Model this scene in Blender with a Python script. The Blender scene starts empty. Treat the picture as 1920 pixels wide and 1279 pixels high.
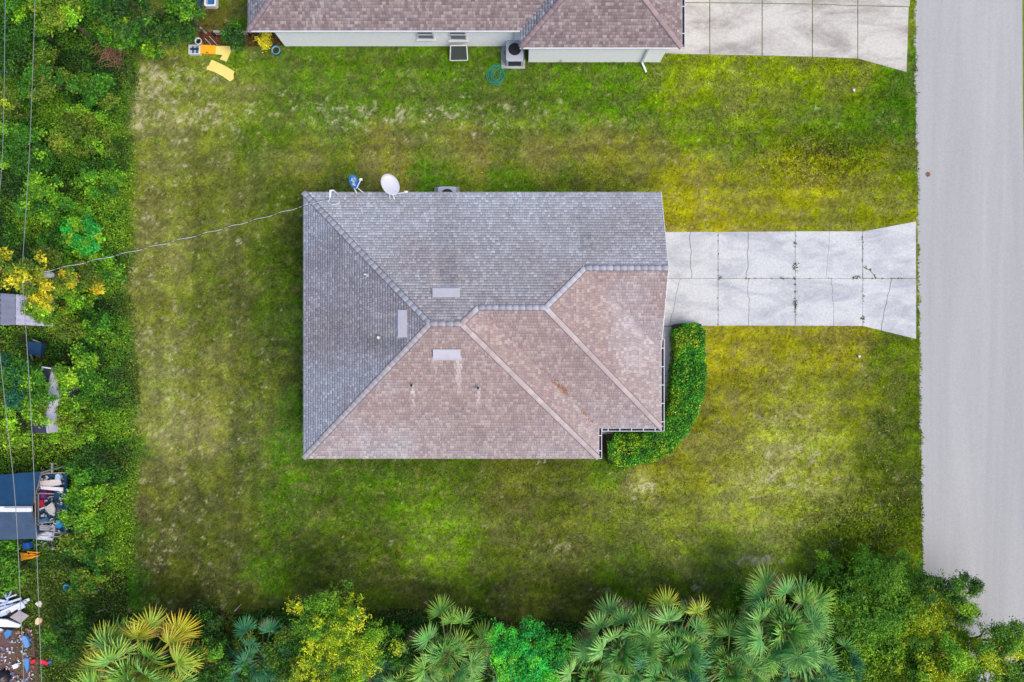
import bpy, math, random
import numpy as np
from mathutils import Vector, Matrix
random.seed(7); rng = np.random.default_rng(11)
R = math.radians
SC = bpy.context.scene
COLL = SC.collection
# ------------------------------------------------------------------ camera
H, F = 36.0, 1296.0            # drone height in metres, focal length in photo pixels
cam_d = bpy.data.cameras.new('camera'); cam = bpy.data.objects.new('camera', cam_d); COLL.objects.link(cam)
cam_d.sensor_width = 36; cam_d.lens = 36 * F / 1920; cam_d.clip_end = 2000
cam.location = (0, 0, H); cam.rotation_euler = (0, 0, 0)
SC.camera = cam
# ------------------------------------------------------------------ sky, sun, exposure
SUN_EL, SUN_AZ = R(58), R(-30)      # azimuth measured from +x (image right), negative = towards image bottom
sd = Vector((math.cos(SUN_EL) * math.cos(SUN_AZ), math.cos(SUN_EL) * math.sin(SUN_AZ), math.sin(SUN_EL)))
w = bpy.data.worlds.new('World'); SC.world = w; w.use_nodes = True
nt = w.node_tree; nt.nodes.clear()
sky = nt.nodes.new('ShaderNodeTexSky'); sky.sky_type = 'NISHITA'; sky.sun_disc = False
sky.sun_elevation = SUN_EL; sky.sun_rotation = math.atan2(sd.x, sd.y)
sky.air_density = 1.0; sky.dust_density = 2.5; sky.ozone_density = 1.0
bg = nt.nodes.new('ShaderNodeBackground'); bg.inputs[1].default_value = 0.15
wo = nt.nodes.new('ShaderNodeOutputWorld')
nt.links.new(sky.outputs[0], bg.inputs[0]); nt.links.new(bg.outputs[0], wo.inputs[0])
sl = bpy.data.lights.new('sun', 'SUN'); sl.energy = 1.35; sl.angle = R(30); sl.color = (1.0, 0.93, 0.82)
so = bpy.data.objects.new('sun', sl); COLL.objects.link(so); so.rotation_euler = sd.to_track_quat('Z', 'Y').to_euler()
SC.view_settings.view_transform = 'Standard'; SC.view_settings.look = 'None'
SC.view_settings.exposure = 0.74; SC.view_settings.gamma = 1.0; SC.view_settings.use_curve_mapping = False

# ------------------------------------------------------------------ helpers
def P(px, py, z=0.0):
    k = (H - z) / F
    return Vector(((px - 960) * k, (639.5 - py) * k, z))
def toP(x, y, z=0.0):
    k = F / (H - z)
    return 960 + x * k, 639.5 - y * k
def lin(c):
    c = np.asarray(c, float) / 255.0
    return np.where(c <= 0.04045, c / 12.92, ((c + 0.055) / 1.055) ** 2.4)
_tab = rng.random((8, 256, 256))
def vnoise(x, y, s=0):
    x = np.asarray(x, float); y = np.asarray(y, float)
    xi = np.floor(x).astype(int); yi = np.floor(y).astype(int)
    fx = x - xi; fy = y - yi; fx = fx * fx * (3 - 2 * fx); fy = fy * fy * (3 - 2 * fy)
    T = _tab[s % 8]; g = lambda a, b: T[a & 255, b & 255]
    return (g(xi, yi) * (1 - fx) + g(xi + 1, yi) * fx) * (1 - fy) + (g(xi, yi + 1) * (1 - fx) + g(xi + 1, yi + 1) * fx) * fy
def fbm(x, y, s=0, o=4, gain=0.55):
    t = 0; a = 1; n = 0
    for i in range(o):
        t = t + a * vnoise(np.asarray(x) * 2 ** i + 17.3 * i, np.asarray(y) * 2 ** i + 9.1 * i, s + i); n += a; a *= gain
    return t / n
def sstep(a, b, x):
    t = np.clip((x - a) / (b - a), 0, 1); return t * t * (3 - 2 * t)

def new_obj(name, me, parent=None):
    o = bpy.data.objects.new(name, me); COLL.objects.link(o)
    if parent is not None: o.parent = parent
    return o
def tag(o, label=None, cat=None, group=None, kind=None):
    if label: o['label'] = label
    if cat: o['category'] = cat
    if group: o['group'] = group
    if kind: o['kind'] = kind
    return o
def empty(name, loc=(0, 0, 0), label=None, cat=None, group=None, kind=None):
    return tag(new_obj(name, None), label, cat, group, kind) if loc == (0, 0, 0) else _at(tag(new_obj(name, None), label, cat, group, kind), loc)
def _at(o, loc): o.location = loc; return o

def np_mesh(name, V, Fc, mat=None, parent=None, col=None, smooth=False):
    """V (n,3), Fc (m,k) with equal k; col (m,3) linear face colours"""
    V = np.asarray(V, np.float32); Fc = np.asarray(Fc, np.int32)
    me = bpy.data.meshes.new(name); m, k = Fc.shape
    me.vertices.add(len(V)); me.vertices.foreach_set('co', V.ravel())
    me.loops.add(m * k); me.loops.foreach_set('vertex_index', Fc.ravel())
    me.polygons.add(m); me.polygons.foreach_set('loop_start', np.arange(0, m * k, k, dtype=np.int32))
    me.polygons.foreach_set('loop_total', np.full(m, k, np.int32))
    me.update(calc_edges=True); me.validate()
    if smooth: me.polygons.foreach_set('use_smooth', np.ones(m, bool))
    if col is not None:
        a = me.attributes.new('col', 'FLOAT_COLOR', 'FACE')
        a.data.foreach_set('color', np.concatenate([col, np.ones((m, 1))], 1).astype(np.float32).ravel())
    if mat: me.materials.append(mat)
    return new_obj(name, me, parent)

class MB:
    def __init__(s): s.v = []; s.f = []
    def quad(s, *p):
        n = len(s.v); s.v += [tuple(q) for q in p]; s.f.append(tuple(range(n, n + len(p)))); return s
    def box(s, c, d, rz=0, M=None):
        n = len(s.v); hx, hy, hz = d[0] / 2, d[1] / 2, d[2] / 2
        T = M if M is not None else Matrix.Translation(c) @ Matrix.Rotation(rz, 4, 'Z')
        for z in (-hz, hz):
            for x, y in ((-hx, -hy), (hx, -hy), (hx, hy), (-hx, hy)): s.v.append(tuple(T @ Vector((x, y, z))))
        for q in ((3, 2, 1, 0), (4, 5, 6, 7), (0, 1, 5, 4), (1, 2, 6, 5), (2, 3, 7, 6), (3, 0, 4, 7)): s.f.append(tuple(n + i for i in q))
        return s
    def bar(s, a, b, wd, ht):
        a = Vector(a); b = Vector(b); d = b - a; L = d.length
        q = d.to_track_quat('X', 'Z').to_matrix().to_4x4()
        return s.box(None, (L, wd, ht), M=Matrix.Translation((a + b) / 2) @ q)
    def prism(s, pts, z0, z1):
        n = len(s.v); k = len(pts)
        A = sum(pts[i][0] * pts[(i + 1) % k][1] - pts[(i + 1) % k][0] * pts[i][1] for i in range(k))
        if A < 0: pts = pts[::-1]
        s.v += [(p[0], p[1], z0) for p in pts] + [(p[0], p[1], z1) for p in pts]
        s.f.append(tuple(n + k - 1 - i for i in range(k))); s.f.append(tuple(n + k + i for i in range(k)))
        for i in range(k): j = (i + 1) % k; s.f.append((n + i, n + j, n + k + j, n + k + i))
        return s
    def tube(s, pts, r, seg=8, cap=True):
        pts = [Vector(p) for p in pts]; n0 = len(s.v); k = len(pts)
        rr = r if isinstance(r, (list, tuple)) else [r] * k
        up = Vector((0, 0, 1))
        for i, p in enumerate(pts):
            d = (pts[min(i + 1, k - 1)] - pts[max(i - 1, 0)]).normalized()
            a = d.cross(up) if abs(d.z) < 0.95 else d.cross(Vector((1, 0, 0)))
            a.normalize(); b = d.cross(a)
            for j in range(seg):
                t = 2 * math.pi * j / seg; s.v.append(tuple(p + (a * math.cos(t) + b * math.sin(t)) * rr[i]))
        for i in range(k - 1):
            for j in range(seg):
                j2 = (j + 1) % seg; s.f.append((n0 + i * seg + j, n0 + i * seg + j2, n0 + (i + 1) * seg + j2, n0 + (i + 1) * seg + j))
        if cap:
            s.f.append(tuple(n0 + j for j in range(seg))[::-1]); s.f.append(tuple(n0 + (k - 1) * seg + j for j in range(seg)))
        return s
    def lathe(s, prof, c, seg=24):
        n0 = len(s.v); k = len(prof)
        for r, z in prof:
            for j in range(seg):
                t = 2 * math.pi * j / seg; s.v.append((c[0] + r * math.cos(t), c[1] + r * math.sin(t), c[2] + z))
        for i in range(k - 1):
            for j in range(seg):
                j2 = (j + 1) % seg; s.f.append((n0 + i * seg + j, n0 + i * seg + j2, n0 + (i + 1) * seg + j2, n0 + (i + 1) * seg + j))
        return s
    def xf(s, M): s.v = [tuple(M @ Vector(p)) for p in s.v]; return s
    def build(s, name, mat, parent=None, smooth=False, bevel=0):
        me = bpy.data.meshes.new(name); me.from_pydata(s.v, [], s.f); me.update(); me.materials.append(mat)
        if smooth: me.polygons.foreach_set('use_smooth', [True] * len(me.polygons))
        o = new_obj(name, me, parent)
        if bevel:
            b = o.modifiers.new('bevel', 'BEVEL'); b.width = bevel; b.segments = 2; b.limit_method = 'ANGLE'
        return o

# ------------------------------------------------------------------ materials
def mat(name, c, rough=0.7, var=0.15, scale=3.0, bump=0.0, bscale=40.0, metal=0.0, spec=0.4, c2=None, det=6.0):
    m = bpy.data.materials.new(name); m.use_nodes = True; n = m.node_tree; N = n.nodes; b = N['Principled BSDF']
    base = lin(c)
    b.inputs['Roughness'].default_value = rough; b.inputs['Metallic'].default_value = metal; b.inputs['Specular IOR Level'].default_value = spec
    tc = N.new('ShaderNodeTexCoord'); no = N.new('ShaderNodeTexNoise'); no.inputs['Scale'].default_value = scale; no.inputs['Detail'].default_value = det; no.inputs['Roughness'].default_value = 0.65
    n.links.new(tc.outputs['Object'], no.inputs['Vector'])
    rp = N.new('ShaderNodeValToRGB'); rp.color_ramp.elements[0].position = 0.3; rp.color_ramp.elements[1].position = 0.7
    lo = lin(c2) if c2 is not None else base * (1 - var)
    hi = base if c2 is not None else base * (1 + var)
    rp.color_ramp.elements[0].color = (*np.clip(lo, 0, 1), 1); rp.color_ramp.elements[1].color = (*np.clip(hi, 0, 1), 1)
    n.links.new(no.outputs['Fac'], rp.inputs[0]); n.links.new(rp.outputs[0], b.inputs['Base Color'])
    if bump:
        n2 = N.new('ShaderNodeTexNoise'); n2.inputs['Scale'].default_value = bscale; n2.inputs['Detail'].default_value = 4
        n.links.new(tc.outputs['Object'], n2.inputs['Vector'])
        bp = N.new('ShaderNodeBump'); bp.inputs['Strength'].default_value = bump; bp.inputs['Distance'].default_value = 0.03
        n.links.new(n2.outputs['Fac'], bp.inputs['Height']); n.links.new(bp.outputs[0], b.inputs['Normal'])
    return m
def attr_mat(name, rough=0.8, grain=0.2, gscale=25.0, spec=0.25, transl=0.0, bump=0.0):
    m = bpy.data.materials.new(name); m.use_nodes = True; n = m.node_tree; N = n.nodes; b = N['Principled BSDF']
    b.inputs['Roughness'].default_value = rough; b.inputs['Specular IOR Level'].default_value = spec
    a = N.new('ShaderNodeAttribute'); a.attribute_name = 'col'; out = a.outputs['Color']
    if grain:
        g = N.new('ShaderNodeNewGeometry'); no = N.new('ShaderNodeTexNoise'); no.inputs['Scale'].default_value = gscale; no.inputs['Detail'].default_value = 5; no.inputs['Roughness'].default_value = 0.7
        n.links.new(g.outputs['Position'], no.inputs['Vector'])
        mr = N.new('ShaderNodeMapRange'); mr.inputs['From Min'].default_value = 0.25; mr.inputs['From Max'].default_value = 0.75
        mr.inputs['To Min'].default_value = 1 - grain; mr.inputs['To Max'].default_value = 1 + grain
        n.links.new(no.outputs['Fac'], mr.inputs['Value'])
        mx = N.new('ShaderNodeVectorMath'); mx.operation = 'SCALE'
        n.links.new(out, mx.inputs[0]); n.links.new(mr.outputs[0], mx.inputs['Scale']); out = mx.outputs[0]
        if bump:
            bp = N.new('ShaderNodeBump'); bp.inputs['Strength'].default_value = bump; bp.inputs['Distance'].default_value = 0.05
            n.links.new(no.outputs['Fac'], bp.inputs['Height']); n.links.new(bp.outputs[0], b.inputs['Normal'])
    n.links.new(out, b.inputs['Base Color'])
    if transl:
        t = N.new('ShaderNodeBsdfTranslucent'); n.links.new(out, t.inputs['Color'])
        ms = N.new('ShaderNodeMixShader'); ms.inputs[0].default_value = transl
        n.links.new(b.outputs[0], ms.inputs[1]); n.links.new(t.outputs[0], ms.inputs[2]); n.links.new(ms.outputs[0], N['Material Output'].inputs['Surface'])
    return m
def vein_concrete(name, c, stain, lo=0.42, hi=0.62, sc=0.35, stretch=(1.0, 2.4, 1.0), gk=1.0):
    """concrete: fine grain, broad stains with their own ragged shape, pale scuffs"""
    m = bpy.data.materials.new(name); m.use_nodes = True; n = m.node_tree; N = n.nodes; b = N['Principled BSDF']; b.inputs['Roughness'].default_value = 0.85; b.inputs['Specular IOR Level'].default_value = 0.25
    g = N.new('ShaderNodeNewGeometry')
    def noise(scale, det, ro=0.6, dist=0.0, vec=None):
        o = N.new('ShaderNodeTexNoise'); o.inputs['Scale'].default_value = scale; o.inputs['Detail'].default_value = det; o.inputs['Roughness'].default_value = ro; o.inputs['Distortion'].default_value = dist
        n.links.new(vec or g.outputs['Position'], o.inputs['Vector']); return o.outputs['Fac']
    def ramp(f, a, c_, stop0, stop1):
        r = N.new('ShaderNodeValToRGB'); r.color_ramp.elements[0].position = stop0; r.color_ramp.elements[1].position = stop1
        r.color_ramp.elements[0].color = (a, a, a, 1); r.color_ramp.elements[1].color = (c_, c_, c_, 1); n.links.new(f, r.inputs[0]); return r.outputs[0]
    mp = N.new('ShaderNodeMapping'); mp.inputs['Scale'].default_value = stretch; n.links.new(g.outputs['Position'], mp.inputs['Vector'])
    st = ramp(noise(sc, 8, 0.7, 0.6, mp.outputs[0]), 0, 1, lo, hi)
    mx = N.new('ShaderNodeMix'); mx.data_type = 'RGBA'; mx.inputs['A'].default_value = (*lin(c), 1); mx.inputs['B'].default_value = (*lin(stain), 1); n.links.new(st, mx.inputs['Factor'])
    gr = ramp(noise(9, 8, 0.75), 1 - .16 * gk, 1 + .12 * gk, 0.3, 0.7)
    mu = N.new('ShaderNodeMix'); mu.data_type = 'RGBA'; mu.blend_type = 'MULTIPLY'; mu.inputs['Factor'].default_value = 1
    n.links.new(mx.outputs['Result'], mu.inputs['A']); n.links.new(gr, mu.inputs['B'])
    sp = ramp(noise(22, 4, 0.75), 1 - .14 * gk, 1 + .12 * gk, 0.35, 0.65)
    m3 = N.new('ShaderNodeMix'); m3.data_type = 'RGBA'; m3.blend_type = 'MULTIPLY'; m3.inputs['Factor'].default_value = 1
    n.links.new(mu.outputs['Result'], m3.inputs['A']); n.links.new(sp, m3.inputs['B']); n.links.new(m3.outputs['Result'], b.inputs['Base Color'])
    return m
M = {}
M['leaf'] = attr_mat('leaf', 0.55, 0, spec=0.3, transl=0.25)
M['grass'] = attr_mat('grass_blades', 0.8, 0, spec=0.15, transl=0.2)
M['lawn'] = attr_mat('lawn_turf', 0.95, 0.34, 9.0, spec=0.1, bump=0.5)
M['shingle'] = attr_mat('asphalt_shingle', 0.95, 0.14, 70.0, spec=0.12)
M['frond'] = attr_mat('palm_frond', 0.45, 0, spec=0.4, transl=0.15)
M['cap_shade'] = mat('cap_shade', (96, 90, 96), 0.95)  # dark tone for the painted shadow lines beside the caps
M['junk'] = attr_mat('scrap', 0.7, 0.1, 8.0)
M['soil'] = mat('soil', (76, 72, 40), 0.95, scale=1.2, c2=(38, 33, 20), bump=0.5, bscale=14, spec=0.1)
M['mulch'] = mat('mulch', (110, 66, 46), 0.95, scale=9, c2=(52, 30, 24), bump=0.9, bscale=22, spec=0.1)
M['asphalt'] = vein_concrete('asphalt', (165, 163, 161), (150, 149, 149), 0.36, 0.66, 0.5, (1.2, .05, 1.0), .55)
M['asphalt_edge'] = mat('asphalt_edge', (122, 116, 112), 0.95, 0.2, 6, bump=0.3)
M['concrete'] = vein_concrete('drive_concrete', (187, 187, 186), (150, 151, 158), 0.44, 0.7, 0.42)
M['concrete2'] = vein_concrete('stained_concrete', (188, 183, 174), (150, 142, 136), 0.42, 0.6, 0.25)
M['old_conc'] = vein_concrete('old_concrete', (180, 180, 178), (130, 132, 128), 0.4, 0.6, 0.8)
M['stucco'] = mat('stucco', (248, 244, 240), 0.9, 0.05, 6, bump=0.3, bscale=60)
M['stucco_own'] = mat('beige_stucco', (196, 184, 166), 0.9, 0.06, 6, bump=0.3, bscale=60)
M['white'] = mat('white_paint', (206, 206, 208), 0.5, 0.05, 4)
M['gutter'] = mat('gutter_metal', (205, 205, 210), 0.45, 0.06, 4)
M['gutter_in'] = mat('gutter_dark', (58, 58, 64), 0.95, 0.3, 5)  # dark tone for the inside of the gutters
M['galv'] = mat('galvanised', (172, 169, 176), 0.45, 0.08, 2.5, metal=0.25)
M['dark'] = mat('dark_plastic', (22, 22, 24), 0.6, 0.2, 8)
M['glass'] = mat('window_glass', (70, 78, 80), 0.12, 0.1, 2, spec=0.6)
M['screen'] = mat('screen_mesh', (56, 62, 56), 0.8, 0.15, 30)
M['ac'] = mat('ac_metal', (172, 174, 182), 0.5, 0.06, 5, metal=0.1)
M['acdark'] = mat('ac_coil', (46, 50, 58), 0.7, 0.2, 10)
M['bark'] = mat('bark', (92, 78, 62), 0.95, 0.35, 6, bump=0.8, bscale=18)
M['pole'] = mat('pole_wood', (112, 98, 82), 0.9, 0.25, 5, bump=0.4)
M['wire'] = mat('wire', (128, 130, 130), 0.5, 0.1, 3, metal=0.3)
M['wire_dark'] = mat('wire_dark', (60, 60, 62), 0.6, 0.1, 3)
M['dish_white'] = mat('dish_white', (186, 185, 191), 0.4, 0.03, 3)
M['dish_blue'] = mat('dish_blue', (34, 96, 150), 0.35, 0.05, 3)
M['hose'] = mat('hose', (10, 128, 110), 0.5, 0.1, 6)
M['card'] = mat('cardboard_yellow', (222, 200, 112), 0.9, 0.06, 3)
M['orange'] = mat('orange_card', (226, 160, 22), 0.8, 0.08, 3)
M['blue_roof'] = mat('blue_tarp', (10, 58, 92), 0.7, 0.25, 1.2)
M['metal_roof'] = mat('metal_roof', (120, 122, 138), 0.6, 0.15, 2, metal=0.2)
M['door'] = mat('garage_door', (220, 216, 208), 0.6, 0.04, 3)
def cmat(name, c, **k): M[name] = mat(name, c, **k); return M[name]

# ================================================================== GROUND
KC = 0.95        # albedo scale for colours read off the photo
g = MB().quad((-300, -300, 0), (300, -300, 0), (300, 300, 0), (-300, 300, 0)).build('ground', M['soil']); tag(g, 'bare soil and leaf litter under the brush and palms', 'ground', kind='structure')

def left_edge(py):
    return 238 + 9 * np.sin(py / 97.0) + 34 * (fbm(py / 60.0, 3.0 + 0 * py, 2, 3) - 0.5) + 14 * sstep(700, 1000, py)
def bottom_edge(px):
    b = 1148 + 10 * np.sin(px / 140.0) + 22 * (vnoise(px / 50.0, 8.0, 3) - 0.5)
    return b - 85 * sstep(1340, 1600, px)
ROAD_L = [(1709, -400), (1711, 0), (1714, 200), (1717, 420), (1720, 640), (1724, 900), (1730, 1060), (1736, 1400), (1740, 1700)]
ROAD_R = [(1915, -400), (1916, 0), (1917, 200), (1921, 420), (1926, 640), (1930, 900), (1932, 1060), (1942, 1400), (1950, 1700)]
def road_l(py): return np.interp(py, [p[1] for p in ROAD_L], [p[0] for p in ROAD_L])
def road_r(py): return np.interp(py, [p[1] for p in ROAD_R], [p[0] for p in ROAD_R])
# turf colour, a few points by the bottom trees lightened against their shade, read off the photograph: (px, py, radius px, sRGB)
LAWN = [
 (300,200,70,(120,122,64)),(420,180,80,(118,124,58)),(560,170,80,(86,116,28)),(700,150,80,(84,115,18)),(860,160,90,(82,114,16)),(1020,190,90,(86,118,18)),(1150,180,80,(88,124,10)),
 (640,225,60,(92,118,48)),(820,230,60,(98,112,58)),(980,235,60,(86,112,40)),(500,250,60,(84,108,26)),
 (330,150,40,(112,126,40)),(430,120,40,(94,130,14)),(270,210,40,(124,126,84)),
 (1300,150,80,(128,138,6)),(1420,170,80,(122,134,6)),(1560,150,70,(124,132,5)),(1660,200,60,(72,108,4)),(1560,230,80,(76,110,4)),(1400,240,70,(96,120,8)),(1300,240,60,(96,122,10)),(1390,215,30,(146,140,60)),
 (1700,320,40,(92,108,6)),(1300,330,70,(138,130,14)),(1420,340,60,(130,126,22)),(1540,320,70,(148,138,10)),(1640,340,60,(122,124,8)),(1300,405,50,(146,134,10)),(1440,405,60,(130,124,12)),(1580,400,60,(120,122,8)),
 (700,285,60,(122,116,56)),(860,280,60,(128,118,56)),(1000,275,60,(134,120,60)),(1120,275,60,(130,120,50)),(1200,300,50,(112,110,40)),(1100,320,50,(98,104,36)),(560,290,60,(112,112,50)),
 (830,325,45,(76,118,10)),(960,335,45,(78,112,16)),(650,330,45,(84,104,28)),(1060,340,40,(84,108,26)),(1170,345,40,(96,104,36)),
 (300,300,60,(128,126,66)),(400,290,60,(112,114,50)),(280,380,60,(124,120,58)),(400,380,70,(104,104,50)),(520,380,50,(84,96,30)),
 (300,470,60,(128,122,76)),(420,470,70,(100,104,48)),(520,480,50,(72,90,24)),(300,580,60,(122,120,62)),(420,580,70,(92,98,44)),(520,580,50,(74,94,26)),
 (300,690,60,(128,126,82)),(400,700,70,(116,112,60)),(490,700,50,(88,96,44)),(300,800,60,(132,126,86)),(390,800,60,(136,126,82)),(470,800,50,(94,100,52)),(550,600,30,(74,112,22)),(550,760,35,(74,108,18)),(540,830,45,(78,122,8)),
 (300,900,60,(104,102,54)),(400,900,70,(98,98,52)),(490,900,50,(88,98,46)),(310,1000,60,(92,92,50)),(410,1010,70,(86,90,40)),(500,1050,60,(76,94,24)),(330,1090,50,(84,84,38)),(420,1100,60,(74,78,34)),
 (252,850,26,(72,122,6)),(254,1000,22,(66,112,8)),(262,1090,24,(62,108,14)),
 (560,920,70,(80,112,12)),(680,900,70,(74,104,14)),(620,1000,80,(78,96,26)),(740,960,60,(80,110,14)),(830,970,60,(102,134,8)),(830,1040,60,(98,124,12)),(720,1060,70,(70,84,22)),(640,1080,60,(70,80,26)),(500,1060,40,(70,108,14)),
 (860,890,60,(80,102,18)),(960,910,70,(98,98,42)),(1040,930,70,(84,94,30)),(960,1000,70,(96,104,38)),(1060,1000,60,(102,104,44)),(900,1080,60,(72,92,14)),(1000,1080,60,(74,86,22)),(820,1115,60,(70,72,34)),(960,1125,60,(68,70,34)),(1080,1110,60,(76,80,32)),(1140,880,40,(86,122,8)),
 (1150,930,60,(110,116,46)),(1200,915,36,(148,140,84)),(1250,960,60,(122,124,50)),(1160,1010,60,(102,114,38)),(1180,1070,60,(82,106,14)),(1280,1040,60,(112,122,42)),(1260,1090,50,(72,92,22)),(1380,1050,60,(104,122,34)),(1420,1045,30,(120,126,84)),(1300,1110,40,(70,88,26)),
 (1350,660,50,(142,130,24)),(1450,650,60,(136,126,22)),(1560,650,60,(134,124,18)),(1670,680,50,(92,108,8)),(1380,760,60,(124,118,34)),(1500,740,70,(136,134,44)),(1600,760,60,(112,116,20)),(1690,800,50,(84,102,8)),
 (1340,860,60,(126,122,46)),(1440,860,70,(146,144,68)),(1540,860,60,(132,134,48)),(1620,880,50,(84,98,14)),(1690,900,50,(76,94,6)),(1400,950,70,(140,142,62)),(1510,960,70,(136,140,54)),(1610,980,60,(112,126,20)),(1690,1000,50,(80,98,6)),(1300,760,40,(118,116,24)),(1270,880,50,(120,118,30)),(1500,1040,60,(126,138,44)),(1600,1040,60,(112,128,22)),(1690,1050,40,(106,120,12)),
 (420,25,40,(86,92,34)),(400,45,30,(104,90,52)),(445,45,25,(58,98,26)),(1100,-60,200,(86,116,16)),
]
_lp = np.array([(a, b, c) for a, b, c, d in LAWN], float); _lc = np.array([lin(d) * (np.array([.9, .98, .82]) if a < 530 and b > 280 else 1) * (1.22 if b > 1020 else 1) for a, b, _, d in LAWN])  # turf along the bottom is lightened in colour to offset tree shade
def lawn_color(px, py):
    px = np.asarray(px, float); py = np.asarray(py, float)
    wx = px + 60 * (fbm(px / 60, py / 60, 0) - 0.5) + 34 * (fbm(px / 22, py / 22, 2) - 0.5); wy = py + 50 * (fbm(px / 60, py / 50, 1) - 0.5) + 32 * (fbm(px / 20, py / 20, 3) - 0.5)
    num = np.zeros((len(px), 3)); den = np.zeros(len(px))
    for (a, b, r), c in zip(_lp, _lc):
        d2 = ((wx - a) ** 2 + (wy - b) ** 2) / (0.74 * r) ** 2
        wgt = np.exp(-np.minimum(d2, 60)) + 1e-5 / (1 + d2); num += wgt[:, None] * c; den += wgt
    c = num / den[:, None]
    n3 = vnoise(px / 3.0, py / 3.0, 3) * .6 + vnoise(px / 1.7 + 9, py / 1.7, 6) * .4
    # greener / drier tufts
    n1 = fbm(px / 26, py / 20, 4, 5, 0.7); n2 = fbm(px / 7, py / 7, 5, 3, 0.7)
    c = c * (0.84 + 0.32 * sstep(0.25, 0.75, n1))[:, None] * (0.66 + 0.68 * n2)[:, None] * (0.62 + 0.76 * n3)[:, None]
    dry = sstep(0.5, 0.78, fbm(px / 16 + 5, py / 12, 6, 4, 0.8))[:, None] * 0.4
    c = c * (1 - dry) + dry * lin((138, 126, 72)) * (0.7 + 0.5 * n2)[:, None]
    grn = sstep(0.58, 0.74, fbm(px / 14 + 50, py / 13 + 9, 1, 4, 0.75))[:, None] * 0.6
    c = c * (1 - grn) + grn * c * np.array([0.84, 1.03, 0.8])
    sa = fbm(px / 30 + 7, py / 24 + 3, 3, 5, 0.78); t_ = sstep(.43, .57, sa)[:, None]; lm = (c * np.array([.3, .6, .1])).sum(1)[:, None]
    dull = (.72 * c + .28 * lm * np.array([1.02, .98, .5])) * .9; lush = c * np.array([1.0, 1.08, .7])
    c = dull * (1 - t_) + lush * t_
    # mowing rows run along the plot in the back yard, across it in the side yards
    vert = sstep(560, 470, px) * sstep(250, 330, py)
    row = np.where(vert > 0.5, np.sin(px / 5.6 + 2 * n1), np.sin(py / 5.2 + 2 * n1))
    c = c * (1 + 0.07 * row + .07 * np.where(vert > .5, np.sin(px / 13.0 + 3 * n1), np.sin(py / 12.0 + 3 * n1)))[:, None]
    # bare sand where the turf has worn through
    dens = 0.06 + 0.2 * sstep(480, 260, px) * sstep(300, 120, py) * sstep(90, 150, py) + 0.07 * sstep(560, 300, px) + 0.16 * np.exp(-((px - 750) / 330) ** 2 - ((py - 215) / 35) ** 2) \
         + 0.3 * np.exp(-((px - 1200) / 26) ** 2 - ((py - 915) / 20) ** 2) + 0.3 * np.exp(-((px - 1425) / 45) ** 2 - ((py - 1052) / 14) ** 2) + 0.14 * np.exp(-((px - 1480) / 80) ** 2 - ((py - 860) / 110) ** 2) + 0.22 * np.exp(-((px - 1310) / 30) ** 2 - ((py - 1098) / 16) ** 2) + 0.2 * np.exp(-((px - 1045) / 30) ** 2 - ((py - 1030) / 18) ** 2)
    s = fbm(px / 15, py / 12, 7, 5, 0.85)
    sf = sstep(0.73 - dens, 0.9 - dens, s) * 0.75 + 0.42 * sstep(.80 - dens * .8, .97 - dens * .8, fbm(px / 5.5, py / 5.0, 2, 3, .8)) * sstep(.44, .56, fbm(px / 55, py / 40, 5, 4))
    sf = np.minimum(sf, .85)
    c = c * (1 - sf[:, None]) + sf[:, None] * lin((182, 172, 150)) * (0.7 + 0.4 * n2)[:, None]
    c = c * np.clip(c.mean(1) / .115, .4, 2.2)[:, None] ** .14
    return c * KC * np.array([.97, 1, .82])
def on_lawn(px, py):
    return (px > left_edge(py)) & (px < road_l(py) - 1 + 7 * fbm(py / 14.0, 2.0 + 0 * py, 3, 3)) & (py < bottom_edge(px)) | ((px > 362) & (py < 62) & (px < road_l(py)))
# lawn sheet
step = 0.1
gx = np.arange(-20.9, 21.4, step); gy = np.arange(-15.0, 24.0, step)
X, Y = np.meshgrid(gx, gy); nx = len(gx); ny = len(gy)
Z = 0.02 + 0.03 * fbm(X * 0.5, Y * 0.5, 2, 3) + 0.02 * fbm(X * 3, Y * 3, 4, 2)
V = np.stack([X, Y, Z], -1).reshape(-1, 3)
ii, jj = np.meshgrid(np.arange(nx - 1), np.arange(ny - 1)); a = (jj * nx + ii).ravel()
Fq = np.stack([a, a + 1, a + 1 + nx, a + nx], 1)
cx = V[Fq[:, 0], 0] + step / 2; cy = V[Fq[:, 0], 1] + step / 2
fpx, fpy = toP(cx, cy)
keep = on_lawn(fpx, fpy); Fq = Fq[keep]
used = np.unique(Fq); remap = np.full(len(V), -1); remap[used] = np.arange(len(used))
lawn = np_mesh('lawn', V[used], remap[Fq], M['lawn'], smooth=True)
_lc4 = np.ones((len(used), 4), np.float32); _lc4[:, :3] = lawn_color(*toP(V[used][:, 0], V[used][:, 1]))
lawn.data.attributes.new('col', 'FLOAT_COLOR', 'POINT').data.foreach_set('color', _lc4.ravel())
tag(lawn, 'mown patchy lawn around the house, green to straw coloured', 'lawn', kind='structure')
# verge beyond the road
vg = MB(); pr = [P(x, y) for x, y in ROAD_R]
for i in range(len(pr) - 1): vg.quad((pr[i].x - .1, pr[i].y, .022), (pr[i + 1].x - .1, pr[i + 1].y, .022), (pr[i + 1].x + 12, pr[i + 1].y, .022), (pr[i].x + 12, pr[i].y, .022))
tag(vg.build('verge', mat('verge_grass', (104, 116, 20), 0.95, 0.3, 2.0, bump=0.5)), 'grass verge along the far side of the road', 'verge', kind='structure')
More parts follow.
